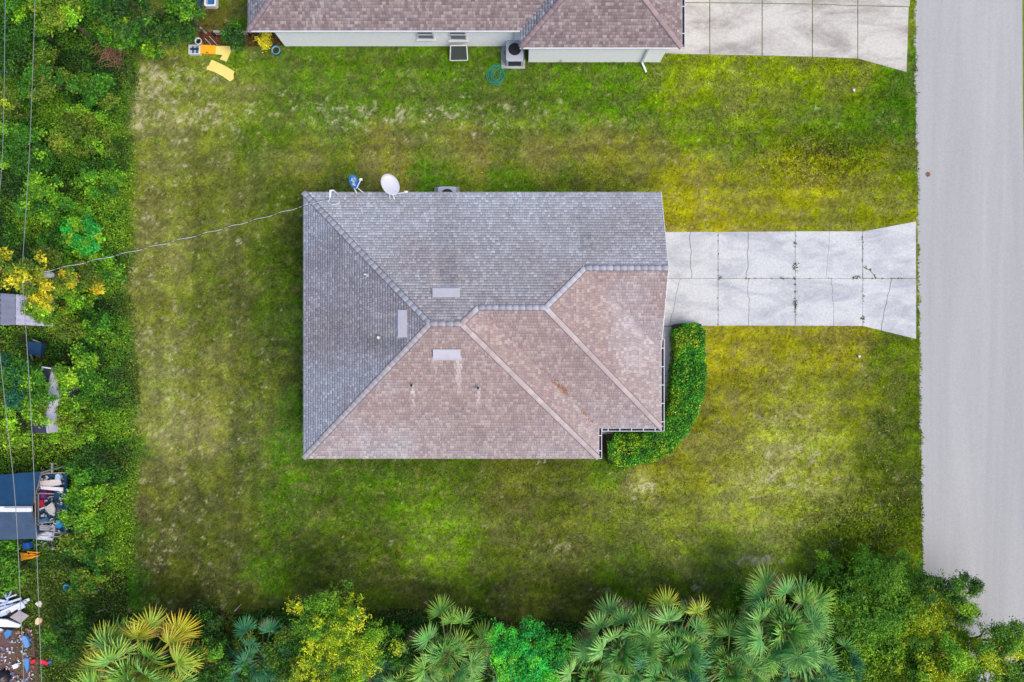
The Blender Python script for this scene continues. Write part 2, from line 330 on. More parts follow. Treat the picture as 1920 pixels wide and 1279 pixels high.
# road
road = MB(); pl = [P(x, y) for x, y in ROAD_L]
for i in range(len(pl) - 1): road.quad((pl[i].x, pl[i].y, .03), (pl[i + 1].x, pl[i + 1].y, .03), (pr[i + 1].x, pr[i + 1].y, .03), (pr[i].x, pr[i].y, .03))
tag(road.build('road', M['asphalt']), 'pale grey asphalt road', 'road', kind='structure')

# ---- house outline used to keep blades out
def in_house(x, y):
    return (x > -9.6) & (x < 3.8) & (y > -5.2) & (y < 6.75) | (x > 3) & (x < 6.8) & (y > -3.8) & (y < 6.75) | (y > 15.3) & (x > -11.8) & (x < .8) | (y > 14.5) & (x > .7) & (x < 7.7)
def in_paving(px, py):
    fl = np.interp(px, [1616, 1716], [0, 22])
    return (px > 1236) & (px < 1717) & (py > 433 - fl) & (py < 613 + fl) | (px > 1240) & (px < 1708) & (py < np.interp(px, [1280, 1607, 1700], [103, 111, 137])) | (px > 1120) & (px < 1270) & (py > 600) & (py < 832)
# ---- grass blades
def blades(n):
    px = rng.uniform(225, 1730, n); py = rng.uniform(-40, 1165, n)
    x = (px - 960) * H / F; y = (639.5 - py) * H / F
    fringe = on_lawn(px - 4 * rng.random(n), py - 6 * rng.random(n)) | on_lawn(px + 14 * rng.random(n) ** 2, py) & (px < 900)
    ok = fringe & ~in_house(x, y) & ~in_paving(px, py)
    px, py, x, y = px[ok], py[ok], x[ok], y[ok]; n = len(px)
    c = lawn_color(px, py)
    c = c * np.exp(rng.normal(0.02, 0.36, n))[:, None] * np.maximum(.3, 1 + 0.1 * rng.normal(0, 1, (n, 3)))
    wz = np.exp(-((px - 1630) / 75) ** 4 - ((py - 850) / 150) ** 4); pick = (rng.random(n) < .12 * wz * (fbm(px / 12, py / 12, 4, 3) > .5)); c[pick] = lin((150, 160, 70)) * rng.uniform(.7, 1.1, pick.sum())[:, None]
    lush = np.clip((c[:, 1] - c[:, 0]) * 12 + .6, 0.35, 1.2) + .9 * pick
    weed = np.exp(-((px - 1540) / 90) ** 2 - ((py - 300) / 40) ** 2) + np.exp(-((px - 1600) / 90) ** 2 - ((py - 1000) / 45) ** 2)
    L = rng.uniform(0.05, 0.13, n) * (0.7 + 0.5 * lush) * (1 + 0.9 * weed); wd = L * rng.uniform(0.22, 0.4, n) * (1 + .8 * weed)
    th = rng.uniform(0, 2 * np.pi, n); el = rng.uniform(0.15, 1.1, n)
    d = np.stack([np.cos(th) * np.cos(el), np.sin(th) * np.cos(el), np.sin(el)], 1); s = np.stack([-np.sin(th), np.cos(th), np.zeros(n)], 1)
    b = np.stack([x, y, np.full(n, 0.03)], 1)
    Vv = np.stack([b - s * wd[:, None] / 2, b + s * wd[:, None] / 2, b + d * L[:, None]], 1).reshape(-1, 3)
    return Vv, np.arange(3 * n).reshape(-1, 3), np.clip(c, 0, 1)
Vb, Fb, cb = blades(620000)
tag(np_mesh('grass', Vb, Fb, M['grass'], col=cb), 'short grass blades and weeds growing over the lawn', 'grass', kind='stuff')

# ================================================================== PAVING
def slab(parent, pts, mt, z0=0.015, z1=0.075, bevel=0.0):
    return MB().prism([(p[0], p[1]) for p in pts], z0, z1).build('concrete_slab', mt, parent)
def shrink(pts, d):
    c = [sum(p[i] for p in pts) / len(pts) for i in (0, 1)]; out = []
    k = len(pts)
    A = sum(pts[i][0] * pts[(i + 1) % k][1] - pts[(i + 1) % k][0] * pts[i][1] for i in range(k))
    if A < 0: pts = pts[::-1]
    for i in range(k):
        p0, p1, p2 = (Vector((pts[j % k][0], pts[j % k][1])) for j in (i - 1, i, i + 1))
        n1 = Vector((-(p1 - p0).y, (p1 - p0).x)).normalized(); n2 = Vector((-(p2 - p1).y, (p2 - p1).x)).normalized()
        nn = (n1 + n2); nn = nn / max(nn.length_squared, 0.3) * 2
        q = p1 + nn * d; out.append((q.x, q.y))
    return out
def px_poly(pts): return [tuple(P(*p)[:2]) for p in pts]
def wob(a, b, n, amp, seed):
    r = random.Random(seed); out = []
    for i in range(n + 1):
        t = i / n; out.append((a[0] + (b[0] - a[0]) * t + (r.uniform(-amp, amp) if 0 < i < n else 0), a[1] + (b[1] - a[1]) * t)); 
    return out
dw = empty('driveway', label='white cracked concrete driveway from garage to road', cat='driveway', kind='structure')
RX = [1236, 1345.5, 1490, 1616, 1716.5]
TOP = [435, 435, 434, 434, 415]; MID = [522.5] * 5; BOT = [611, 611, 611, 611.5, 636]
cracks = {(0, 0): ((1294, 0), (1296, 0)), (0, 1): ((1402, 0), (1399, 0)), (0, 2): ((1554, 0), (1547, 0)), (1, 0): ((1275, 0), (1255, 0)), (1, 1): ((1402, 0), (1403, 0)), (1, 2): ((1559, 0), (1562, 0)), (1, 3): ((1671, 0), (1651, 0))}
k = 0
for row in (0, 1):
    for c in range(4):
        T, B = (TOP, MID) if row == 0 else (MID, BOT)
        x0, x1 = RX[c], RX[c + 1]; y0, y1, y2, y3 = T[c], T[c + 1], B[c + 1], B[c]
        cell = [(x0, y0), (x1, y1), (x1, y2), (x0, y3)]
        if (row, c) in cracks:
            (xa, _), (xb, _) = cracks[(row, c)]
            ya = y0 + (y1 - y0) * (xa - x0) / (x1 - x0); yb = y3 + (y2 - y3) * (xb - x0) / (x1 - x0)
            line = wob((xa, ya), (xb, yb), 9, 2.2, 31 + k)
            pieces = [[(x0, y0)] + line + [(x0, y3)], [(x1, y1), (x1, y2)] + line[::-1]]
            gp = 0.008 if (row, c) in ((1, 0), (1, 2), (0, 2)) else 0.012
        elif (row, c) == (0, 3):
            line = [(1616, 500), (1623, 504), (1630, 507), (1636, 515), (1641, 522.5)]
            pieces = [[(x0, y0), (x1, y1), (x1, y2)] + line[::-1], line + [(x0, y3)]]; gp = 0.02
        else: pieces = [cell]; gp = 0.02
        for pc in pieces:
            k += 1
            slab(dw, shrink(px_poly(pc), gp), M['concrete'], z1=0.075 + 0.004 * (k % 3))
# weeds in the joints
def tufts(name, pts_px, label, seed, r=0.06, n=14, cols=((78, 92, 20), (60, 80, 18), (96, 96, 40)), L=(0.04, 0.1)):
    q = np.random.default_rng(seed); Vv = []; cc = []
    for (x, y, s) in pts_px:
        b = P(x, y)
        for i in range(int(n * s)):
            th = q.uniform(0, 6.28); l = q.uniform(*L) * (0.6 + 0.5 * s); rr = q.normal(0, r * s, 2)
            o = np.array([b.x + rr[0], b.y + rr[1], 0.07]); d = np.array([math.cos(th), math.sin(th), q.uniform(.2, 1.0)]) * l; sd_ = np.array([-math.sin(th), math.cos(th), 0]) * l * .25
            Vv += [o - sd_, o + sd_, o + d]; cc.append(lin(cols[q.integers(len(cols))]) * q.uniform(.5, 1.1))
    Vv = np.array(Vv)
    return tag(np_mesh(name, Vv, np.arange(len(Vv)).reshape(-1, 3), M['grass'], col=np.array(cc)), label, 'weeds', kind='stuff')
jt = []
q = np.random.default_rng(5)
for y in np.linspace(437, 608, 40):
    if q.random() < .6: jt.append((1490 + q.normal(0, .6), y, q.uniform(.3, .8)))
    if q.random() < .4: jt.append((1616 + q.normal(0, .6), y, q.uniform(.25, .6)))
    if q.random() < .3: jt.append((1345.5 + q.normal(0, .6), y, q.uniform(.25, .5)))
for x in np.linspace(1350, 1700, 60):
    if q.random() < .4: jt.append((x, 522.5 + q.normal(0, .5), q.uniform(.25, .6)))
for y, s in ((455, 1.2), (496, 1.5), (503, 1.5), (567, 1.5), (574, 1.3)): jt.append((1490, y, s))
for x, s in ((1348, 1.4), (1600, 1.2), (1608, 1.2), (1464, 1)): jt.append((x, 521, s))
for p in ((1616, 596, 1.4), (1617, 555, .8), (1622, 503, .9), (1630, 507, .9), (1638, 518, .9)): jt.append(p)
tufts('joint_weeds', jt, 'small weeds growing in the driveway joints', 9, r=0.035)
nd = empty('neighbour_driveway', label='grey stained concrete driveway beside the neighbouring house', cat='driveway', kind='structure')
NX = [1236, 1330, 1428, 1522, 1607, 1705]; NB = [102, 104, 106, 108, 111.5, 137]; NM = [6, 6.5, 7.5, 9, 12, 14]
for c in range(5):
    x0, x1 = NX[c], NX[c + 1]
    slab(nd, shrink(px_poly([(x0, NM[c]), (x1 + (0 if c < 4 else -2), NM[c + 1]), (x1 + (-6 if c == 4 else 0), NB[c + 1]), (x0, NB[c])]), 0.022), M['concrete2'], z1=0.075 + 0.003 * (c % 2))
    slab(nd, shrink(px_poly([(x0, -110), (x1, -110), (x1, NM[c + 1]), (x0, NM[c])]), 0.022), M['concrete2'], z1=0.077)
    slab(nd, shrink(px_poly([(x0, -210), (x1, -210), (x1, -110), (x0, -110)]), 0.022), M['concrete2'], z1=0.075)
wk = empty('walkway', label='narrow concrete walkway between house and hedge', cat='walkway', kind='structure')
for pc in ([(1232, 612), (1262, 612), (1262, 704), (1232, 704)], [(1232, 704), (1262, 704), (1262, 770), (1232, 770)], [(1232, 770), (1258, 770), (1240, 814), (1180, 814), (1180, 790), (1232, 790)], [(1118, 790), (1180, 790), (1180, 814), (1118, 814)]):
    slab(wk, shrink(px_poly(pc), 0.012), M['concrete'], z1=0.07)
mb = MB().prism(px_poly([(1118, 814), (1238, 814), (1262, 765), (1262, 612), (1275, 612), (1275, 780), (1240, 835), (1135, 850), (1118, 848)]), 0.02, 0.055).build('mulch_bed', M['mulch']); tag(mb, 'strip of brown mulch at the foot of the hedge', 'mulch bed', kind='structure')

# ================================================================== HOUSES
E0, SL = 2.6, 5 / 12
TH = math.atan(SL)
def clipline(poly, v, axis):
    """interval of the polygon along u at height v (poly in (u,v))"""
    xs = []
    for i in range(len(poly)):
        (u0, v0), (u1, v1) = poly[i], poly[(i + 1) % len(poly)]
        if (v0 - v) * (v1 - v) < 0: xs.append(u0 + (u1 - u0) * (v - v0) / (v1 - v0))
    return (min(xs), max(xs)) if len(xs) >= 2 else None
SH_MIX = [(164, 144, 140), (172, 152, 147), (156, 136, 134), (150, 132, 132), (178, 160, 153), (162, 138, 133)]
SH_W = [.25, .2, .2, .12, .1, .13]
def shingle_slope(poly_xy, up, ebase, tone, acc, expo=0.14, tabw=(0.1, 0.22)):
    """poly_xy plan polygon, up = plan direction of rising slope. Adds tabs to acc (list of (quads, color, centre))"""
    up = Vector(up); uu = Vector((up.y, -up.x))       # along-eave axis
    poly = [(Vector(p).dot(uu), Vector(p).dot(up)) for p in poly_xy]
    v0 = min(p[1] for p in poly); vmax = max(p[1] for p in poly)
    n = int((vmax - v0) / (expo * math.cos(TH))) + 1; dv = expo * math.cos(TH)
    nrm = Vector((-up.x * math.sin(TH), -up.y * math.sin(TH), math.cos(TH)))
    def pt(u, v, h):
        q = uu * u + up * v; z = E0 + SL * (v - ebase) ; return Vector((q.x, q.y, z)) + nrm * h
    for i in range(n):
        va = v0 + i * dv; vb = min(va + dv, vmax)
        ia = clipline(poly, va + 1e-3, 0); ib = clipline(poly, vb - 1e-3, 0)
        if ia is None: continue
        if ib is None: ib = ((ia[0] + ia[1]) / 2,) * 2
        # a dimensional shingle course: random tabs, every second one laminated thicker
        u = min(ia[0], ib[0]) - random.uniform(0, .3); ue = max(ia[1], ib[1]); thick = random.random() < .5
        while u < ue:
            un = u + random.uniform(*tabw); thick = not thick
            g_ = 0.004
            a0 = min(max(u + g_, ia[0]), ia[1]); a1 = min(max(un - g_, ia[0]), ia[1]); b0 = min(max(u + g_, ib[0]), ib[1]); b1 = min(max(un - g_, ib[0]), ib[1])
            u = un
            if a1 - a0 < 1e-3 and b1 - b0 < 1e-3: continue
            h = 0.024 if thick else 0.013
            q0, q1, q2, q3 = pt(a0, va, h), pt(a1, va, h), pt(b1, vb, 0.006), pt(b0, vb, 0.006)
            l0, l1 = pt(a0, va, -.004), pt(a1, va, -.004)
            c = (q0 + q1 + q2 + q3) / 4
            acc.append(((q0, q1, q2, q3, l0, l1), tone(c.x, c.y, thick), c))
def shade_stain_tone(slope_shade, own=True):  # greying per slope paints light and shade by facing, mixed with weathering and streaks
    A = lin((174, 172, 175)) if slope_shade < .86 else lin((168, 163, 167))  # darker grey puts the west slope's shade into its colour
    def f(x, y, thick):
        b = lin(SH_MIX[np.random.choice(6, p=SH_W)]) * .9 * random.uniform(0.955, 1.045) * (1.0 if thick else 0.96)
        n = float(fbm(x * .35 + 40, y * .35 + 10, 1, 4)); n2 = float(fbm(x * 1.3 + 7, y * 1.3, 4, 3))
        al = min(max(slope_shade + (n - .5) * 1.0 + (n2 - .5) * .4, 0), 1.25)
        if own: al = min(max(al + .55 * (.42 - (zroof(x, y) - E0) / 2.7), 0), 1.25)
        lum = b.mean() / 0.243
        c = b * (1 - al) + A * lum * al
        if own:
            for (sx, sy, wd, ln, dx, dy, amt) in STREAKS:
                t = (x - sx) * dx + (y - sy) * dy; o = abs((x - sx) * -dy + (y - sy) * dx)
                if 0 < t < ln and o < wd: 
                    kf = amt * (1 - t / ln) ** .7 * min(1, (wd - o) / wd * 1.6)
                    c = c * (1 - kf) + (lin((214, 200, 190)) if amt > 0 else lin((96, 88, 94))) * abs(kf) if amt > 0 else c * (1 + kf)
        return c * 0.95
    return f
def roof_parts(house, roof, acc, nsingle, center):
    acc.sort(key=lambda t: (t[2].x - center[0]) ** 2 + (t[2].y - center[1]) ** 2)
    Vv = []; Ff = []; cc = []
    for i, (q, c, m) in enumerate(acc):
        f = [(0, 1, 2, 3), (4, 5, 1, 0)]
        if i < nsingle:
            np_mesh('shingle', [tuple(p) for p in q], f, M['shingle'], roof, np.array([c, c]))
        else:
            n = len(Vv); Vv += [tuple(p) for p in q]; Ff += [tuple(n + j for j in t) for t in f]; cc += [c, c]
    s = np_mesh('shingle_courses', Vv, Ff, M['shingle'], roof, np.array(cc)); s['kind'] = 'stuff'
def ridge_caps(roof, zf, lines, tonec, step=0.3):
    for a_, b_ in lines:
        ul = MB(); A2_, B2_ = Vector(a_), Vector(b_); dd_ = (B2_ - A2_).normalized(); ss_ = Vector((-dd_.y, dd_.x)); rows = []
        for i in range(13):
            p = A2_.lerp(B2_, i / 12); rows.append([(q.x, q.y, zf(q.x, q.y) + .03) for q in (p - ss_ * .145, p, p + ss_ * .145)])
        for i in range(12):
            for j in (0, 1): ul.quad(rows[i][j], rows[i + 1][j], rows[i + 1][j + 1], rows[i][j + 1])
        ul.build('cap_shade_strip', M['cap_shade'], roof)  # dark strip paints the shadow line along both cap edges
        a_ = Vector(a_); b_ = Vector(b_); d = b_ - a_; L = d.length; d.normalize(); s = Vector((-d.y, d.x)); n = max(2, int(L / step))
        for i in range(n):
            t0 = L * i / n; t1 = min(L, L * (i + 1) / n + .05); pts = []
            for t, h in ((t0, .062), (t1, .04)):
                p = a_ + d * t
                for o in (-.115, -.035, .035, .115):
                    q = p + s * o; pts.append((q.x, q.y, zf(q.x, q.y) + h + (0.012 if abs(o) < .1 else 0)))
            for o in (-.115, -.035, .035, .115):
                q = a_ + d * t0 + s * o; pts.append((q.x, q.y, zf(q.x, q.y)))
            c = np.asarray(tonec(((a_ + d * t0) + (a_ + d * t1)) / 2)) * random.uniform(.9, 1.1) * random.choice([1, 1, .95, 1.05])
            np_mesh('ridge_cap', pts, [(0, 1, 5, 4), (1, 2, 6, 5), (2, 3, 7, 6), (8, 9, 1, 0), (9, 10, 2, 1), (10, 11, 3, 2)], M['shingle'], roof, np.array([c] * 6))

house = empty('house', label='single-storey house with weathered grey and pink shingled hip roof, centre of the lot', cat='house')
XL, XR, YN, YS, XS, YM, YG = -10.08, 7.2, 7.19, -5.67, 4.18, -4.2, -0.47
def zroof(x, y):
    N_, W_, S_, E_ = YN - y, x - XL, y - YS, XS - x
    return E0 + SL * max(min(N_, W_, S_, E_), min(N_, XR - x, y - YM), min(N_, y - YG, 99 if x <= XR + .2 else -9))
A_, B_, C_, D_, F_, G_ = (-3.65, .76), (-2.25, .76), (-1.515, 1.495), (1.505, 1.495), (3.37, 3.36), (XR, 3.36)
def P_roof(px, py, zf=None, dz=0):
    z = 4.0
    for _ in range(25): p = P(px, py, z); z = (zf or zroof)(p.x, p.y) + dz
    return P(px, py, z)
STREAKS = []
for sx, sy, wd, ln, dx, dy, amt in [(816, 540, .28, 1.6, 0, 1, .4), (860, 540, .16, 2.6, 0, 1, .35), (745, 625, .24, 1.5, -1, 0, .55), (745, 590, .16, 1.6, -1, 0, .35), (859, 672, .2, 2.0, 0, -1, .6), (815, 672, .14, 1.2, 0, -1, .3), (773, 726, .1, 1.3, 0, -1, .6), (897, 730, .1, 1.4, 0, -1, .6),
                                    (838, 530, .8, 4.5, 0, 1, -.22), (760, 640, .7, 4.0, -1, 0, -.25), (1100, 470, .5, 3, 0, 1, -.18), (862, 745, .35, 2.8, 0, -1, -.2), (960, 780, .4, 2.0, 0, -1, -.12), (900, 800, .5, 1.6, 0, -1, -.16), (700, 830, .6, 1, 0, -1, -.1), (640, 470, 1.2, 2.2, -1, 0, -.16), (1060, 660, .5, 3, .7, -.7, -.1)]:
    p = P_roof(sx, sy); STREAKS.append((p.x, p.y, wd, ln, dx, dy, amt))
slopes = [([(XL, YN), A_, B_, C_, D_, F_, G_, (XR, YN)], (0, -1), -YN, .85), ([(XL, YN), (XL, YS), A_], (1, 0), XL, .95), ([A_, (XL, YS), (XS, YS), B_], (0, 1), YS, .04),
          ([B_, (XS, YS), (XS, YM), C_], (-1, 0), -XS, .0), ([C_, (XS, YM), (XR, YM), D_], (0, 1), YM, .0), ([D_, (XR, YM), (XR, YG), F_], (-1, 0), -XR, .0), ([F_, (XR, YG), G_], (0, 1), YG, .0)]
def make_roof(house, slopes, zf, nsingle, center, own):
    dk = MB()
    for poly, up, eb, al in slopes:
        pts = [Vector((x, y, E0 + SL * (Vector((x, y)).dot(Vector(up)) - eb))) for x, y in poly]
        top = [p - Vector((0, 0, .012)) for p in pts]; bot = [p - Vector((0, 0, .16)) for p in pts]
        dk.quad(*top); dk.quad(*bot[::-1])
    r = dk.build('roof', mat('roof_felt', (66, 62, 64), 0.95), house)
    acc = []
    for poly, up, eb, al in slopes: shingle_slope(poly, up, eb, shade_stain_tone(al, own), acc)
    roof_parts(house, r, acc, nsingle, center); return r
np.random.seed(3)
roof = make_roof(house, slopes, zroof, 300, (-1.5, 1.5), True)
def cap_tone(p):
    gr = 1.0 if (p.x < -3.7 and p.y > .76) or p.y > 1.3 else .5 if p.x < -2.2 else 0.0
    return lin((170, 167, 172)) * gr + lin((163, 149, 147)) * (1 - gr)
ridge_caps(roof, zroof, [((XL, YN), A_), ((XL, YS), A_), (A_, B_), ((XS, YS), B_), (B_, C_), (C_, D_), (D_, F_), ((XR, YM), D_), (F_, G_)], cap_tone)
def fascia(house, pts, closed=True):
    n = len(pts)
    for i in range(n if closed else n - 1):
        a_, b_ = pts[i], pts[(i + 1) % n]
        MB().bar((a_[0], a_[1], E0 - .085), (b_[0], b_[1], E0 - .085), .03, .17).build('fascia', M['white'], house)
fascia(house, [(XL, YS), (XS, YS), (XS, YM), (XR, YM), (XR, YG), ], False); fascia(house, [(XR, YN), (XL, YN), (XL, YS)], False)
# rake boards of the garage gable
for y0 in (YN, YG): MB().bar((XR + .005, y0, E0 - .08), (XR + .005, 3.36, zroof(XR, 3.36) - .08), .03, .17).build('rake_board', M['white'], house)
def soffit(house, pts, inset): MB().prism(pts, E0 - .2, E0 - .17).build('soffit', M['white'], house)
soffit(house, [(XL + .03, YS + .03), (XS - .03, YS + .03), (XS - .03, YM + .03), (XR - .03, YM + .03), (XR - .03, YN - .03), (XL + .03, YN - .03)], 0)
FP = [(XL + .45, YS + .45), (XS - .45, YS + .45), (XS - .45, YM + .45), (XR - .42, YM + .45), (XR - .42, YN - .45), (XL + .45, YN - .45)]
MB().prism(FP, 0, E0 - .2).build('wall', M['stucco_own'], house)
MB().quad((XR - .42, YG + .2, E0 - .19), (XR - .42, YN - .2, E0 - .19), (XR - .42, 3.36, zroof(XR, 3.36) - .2)).build('gable_wall', M['stucco_own'], house)
# openings: garage door towards the road, entry door, windows
gd = MB().box((XR - .40, 3.4, 1.08), (.05, 4.9, 2.1)).build('garage_door', M['door'], house)
for kz in range(1, 4): MB().box((XR - .372, 3.4, kz * .525), (.02, 4.86, .03)).build('door_rail', M['white'], gd)
dd = MB().box((XR - .40, -1.6, 1.05), (.06, .95, 2.1)).build('door', cmat('entry_door', (96, 60, 44)), house)
MB().tube([(XR - .36, -1.95, 1.0), (XR - .3, -1.95, 1.0)], .03).build('handle', M['galv'], dd)
def window(house, c, wd, ht, nrm):
    t = Vector((-nrm[1], nrm[0], 0)); n = Vector(nrm)
    def bx(o, sx, sz, d, m, nm, par):
        p = Vector(c) + t * o[0] + Vector((0, 0, o[1])) + n * o[2]
        size = (d, sx, sz) if abs(nrm[0]) > .5 else (sx, d, sz)
        return MB().box(p, size).build(nm, m, par)
    wdw = bx((0, 0, .0), wd, ht, .03, M['glass'], 'window', house)
    for o, sx, sz in (((0, ht / 2, .03), wd + .1, .06), ((-wd / 2, 0, .03), .06, ht - .05), ((wd / 2, 0, .03), .06, ht - .05), ((0, 0, .035), wd - .05, .05)): bx(o, sx, sz, .05, M['white'], 'frame', wdw)
    bx((0, -ht / 2 - .04, .06), wd + .2, .07, .14, M['white'], 'sill', wdw)
for c, n in (((-6, YS + .43, 1.5), (0, -1)), ((0, YS + .43, 1.5), (0, -1)), ((-6, YN - .43, 1.5), (0, 1)), ((XL + .43, 3, 1.5), (-1, 0)), ((XL + .43, -2.5, 1.5), (-1, 0)), ((XR - .4, -3, 1.5), (1, 0))): window(house, c, 1.3, 1.2, (n[0], n[1], 0))
# off-ridge vents: wedge hoods with a flange
def ridge_vent(px, py, up, name='roof_vent'):
    c = P_roof(px, py); up = Vector((up[0], up[1], 0)); al = Vector((up.y, -up.x, 0)); Mx = Matrix.Identity(4)
    rise = Vector((up.x * math.cos(TH), up.y * math.cos(TH), math.sin(TH))); nrm = al.cross(rise)
    for i, v in enumerate((al, rise, nrm)): Mx[0][i], Mx[1][i], Mx[2][i] = v
    Mx.translation = c
    h = MB(); L, D = 1.24, .40
    lo, hi = .17, .05
    a = [(-L / 2, -D / 2, .03), (L / 2, -D / 2, .03), (L / 2, D / 2, .03), (-L / 2, D / 2, .03), (-L / 2, -D / 2, lo), (L / 2, -D / 2, lo), (L / 2, D / 2, hi), (-L / 2, D / 2, hi)]
    h.v = a; h.f = [(4, 5, 6, 7), (1, 2, 6, 5), (2, 3, 7, 6), (3, 0, 4, 7), (0, 1, 2, 3)]
    o = h.xf(Mx).build(name, M['galv'], house)
    MB().box((0, -D / 2 + .012, .095), (L - .06, .02, .09)).xf(Mx).build('louvre', M['dark'], o)
    MB().box((0, -D / 2 - .05, .027), (L + .1, .2, .012)).xf(Mx).build('flange', M['galv'], o)
    return o
ridge_vent(837, 551, (0, -1)); ridge_vent(757, 607, (1, 0)); ridge_vent(838, 662, (0, 1))
def pipe(px, py, h=.3, r=.05, m='gutter', top=None):
    b = P_roof(px, py); o = MB().tube([b - Vector((0, 0, .05)), b + Vector((0, 0, h))], r, 10).build('vent_pipe', M[m], house)
    MB().lathe([(.1, .0), (.09, .02), (.06, .07), (.05, .08)], (b.x, b.y, b.z), 12).build('flashing', M['galv'], o)
    if top: MB().lathe([(r * 1.25, 0), (r * 1.25, .05), (.0, .051)], (b.x, b.y, b.z + h), 10).build('cap', M[top], o)
pipe(688, 516, .45, .035); pipe(710, 633, .16, .05, 'white'); pipe(773, 722, .25, .05, 'gutter', 'dark'); pipe(897, 727, .25, .045, 'gutter', 'dark')
# gutters
def gutter(parent, a_, b_, out, nstrap, z=E0 - .03):
    a_ = Vector((*a_, z)); b_ = Vector((*b_, z)); o = Vector((*out, 0))
    g_ = MB()
    for off, wd, h0, h1 in ((.155, .022, -.12, .035), (.02, .02, -.12, .0)):
        g_.bar(a_ + o * off + Vector((0, 0, (h0 + h1) / 2)), b_ + o * off + Vector((0, 0, (h0 + h1) / 2)), wd, h1 - h0)
    g = g_.build('gutter', M['gutter'], parent)
    f_ = MB().bar(a_ + o * .087 + Vector((0, 0, -.1)), b_ + o * .087 + Vector((0, 0, -.1)), .115, .03).build('gutter_trough', M['gutter_in'], g)
    for i in range(nstrap):
        t = (i + .5) / nstrap; p = a_ + (b_ - a_) * t
        MB().bar(p + o * .0 + Vector((0, 0, .043)), p + o * .17 + Vector((0, 0, .043)), .035, .012).build('strap', M['white'], g)
    for p in (a_, b_): MB().bar(p + o * .01 + Vector((0, 0, -.043)), p + o * .165 + Vector((0, 0, -.043)), .02, .155).build('end_cap', M['white'], g)
gutter(house, (XR, .1), (XR, YM - .15), (1, 0), 5); gutter(house, (XS + .18, YM), (XR - .005, YM), (0, -1), 5); gutter(house, (XS, YM - .0), (XS, YS), (1, 0), 2)
# service mast with weatherhead
ms = P_roof(634, 368); ms = Vector((ms.x, YN - .12, 0)); zt = 3.55
mast = MB().tube([(ms.x, ms.y, 1.4), (ms.x, ms.y, zt)], .035, 10).build('service_mast', M['gutter'], house)
whd = P(617, 372, zt)
MB().tube([(ms.x, ms.y, zt), (ms.x - .12, ms.y - .03, zt + .1), (whd.x + .05, whd.y + .06, zt + .05), (whd.x, whd.y, zt - .02)], [.05, .06, .06, .03], 8).build('weatherhead', M['white'], mast, True)
lp = [(whd.x + .02, whd.y, zt)] + [(whd.x + .2 + .26 * math.cos(t), whd.y - .12 + .16 * math.sin(t), zt - .12) for t in np.linspace(2.6, 6.4, 9)]
MB().tube(lp, .014, 6).build('drip_loop', M['white'], mast, True)
# neighbour house
nb = empty('neighbour_house', label='white-walled house with brown shingled roof at the top of the picture', cat='house')
nXL, nXR, nYS, nYN, nXB, nYB = -12.76, 8.2, 15.0, 26.0, .39, 14.18
V1, V2, A1, A2 = (4.295, 18.905), (4.295, 18.085), (-7.26, 20.5), (2.7, 20.5)
nsl = [([(nXL, nYS), (nXL, nYN), A1], (1, 0), nXL, .75), ([(nXL, nYS), (nXB, nYS), V1, A2, A1], (0, 1), nYS, .0), ([(nXR, nYB), (nXR, nYN), A2, V1, V2], (-1, 0), -nXR, .05),
       ([(nXR, nYN), (nXL, nYN), A1, A2], (0, -1), -nYN, .5), ([(nXB, nYB), (nXR, nYB), V2], (0, 1), nYB, .0), ([(nXB, nYS), (nXB, nYB), V2, V1], (1, 0), nXB, .75)]
def znb(x, y): return E0 + SL * max(min(y - nYS, x - nXL, nXR - x, nYN - y), min(y - nYB, x - nXB, nXR - x, 99))
SH_MIX = [(146, 130, 128), (156, 140, 137), (134, 118, 118), (126, 110, 112), (166, 151, 146), (140, 122, 121)]
nroof = make_roof(nb, nsl, znb, 300, (-3.0, 14.4), False)
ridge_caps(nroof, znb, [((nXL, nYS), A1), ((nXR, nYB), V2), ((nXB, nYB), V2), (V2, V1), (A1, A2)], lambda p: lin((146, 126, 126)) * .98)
fascia(nb, [(nXL, nYN), (nXL, nYS), (nXB, nYS), (nXB, nYB), (nXR, nYB), (nXR, nYN)], False)
soffit(nb, [(nXL + .03, nYS + .03), (nXB - .03, nYS + .03), (nXB + .03, nYB + .03), (nXR - .03, nYB + .03), (nXR - .03, nYN - .03), (nXL + .03, nYN - .03)], 0)
MB().prism([(-11.8, 15.33), (.85, 15.33), (.85, 14.5), (7.7, 14.5), (7.7, 25.5), (-11.8, 25.5)], 0, E0 - .2).build('wall', M['stucco'], nb)
gutter(nb, (nXR, nYB + .02), (nXR, nYN), (1, 0), 9)
MB().bar((nXL, nYS - .03, E0 - .02), (nXB, nYS - .03, E0 - .02), .05, .06).build('drip_edge', M['white'], nb); MB().bar((nXB, nYB - .03, E0 - .02), (nXR, nYB - .03, E0 - .02), .05, .06).build('drip_edge', M['white'], nb)
for px, ht in ((797, .95), (858, 1.15)):
    window(nb, (P(px, 66, 1.5).x, 15.32, 1.5), .8, ht, (0, -1, 0))
window(nb, (-9, 15.32, 1.6), .01, .01, (0, -1, 0)) if False else None
ds = MB().bar((P(1219, 92, 2.3).x, 14.42, 2.35), (P(1219, 92, 2.3).x, 14.44, .25), .08, .08).bar((P(1219, 92, 2.3).x, 14.42, .2), (P(1211, 137).x, P(1211, 137).y, .09), .09, .08).build('downspout', M['white'], nb)
MB().bar((P(955, 60, 2.3).x + .22, 15.25, 2.4), (P(955, 60, 2.3).x + .22, 15.25, .7), .09, .08).build('conduit', M['white'], nb)
MB().tube([(P(1052, 118).x, 14.49, .0), (P(1052, 118).x, 14.44, .5), (P(1052, 118).x, 14.36, .5)], .02, 6).build('tap', M['galv'], nb)
MB().box((.62, 15.24, 1.0), (.3, .14, .5)).build('disconnect_box', M['ac'], nb)

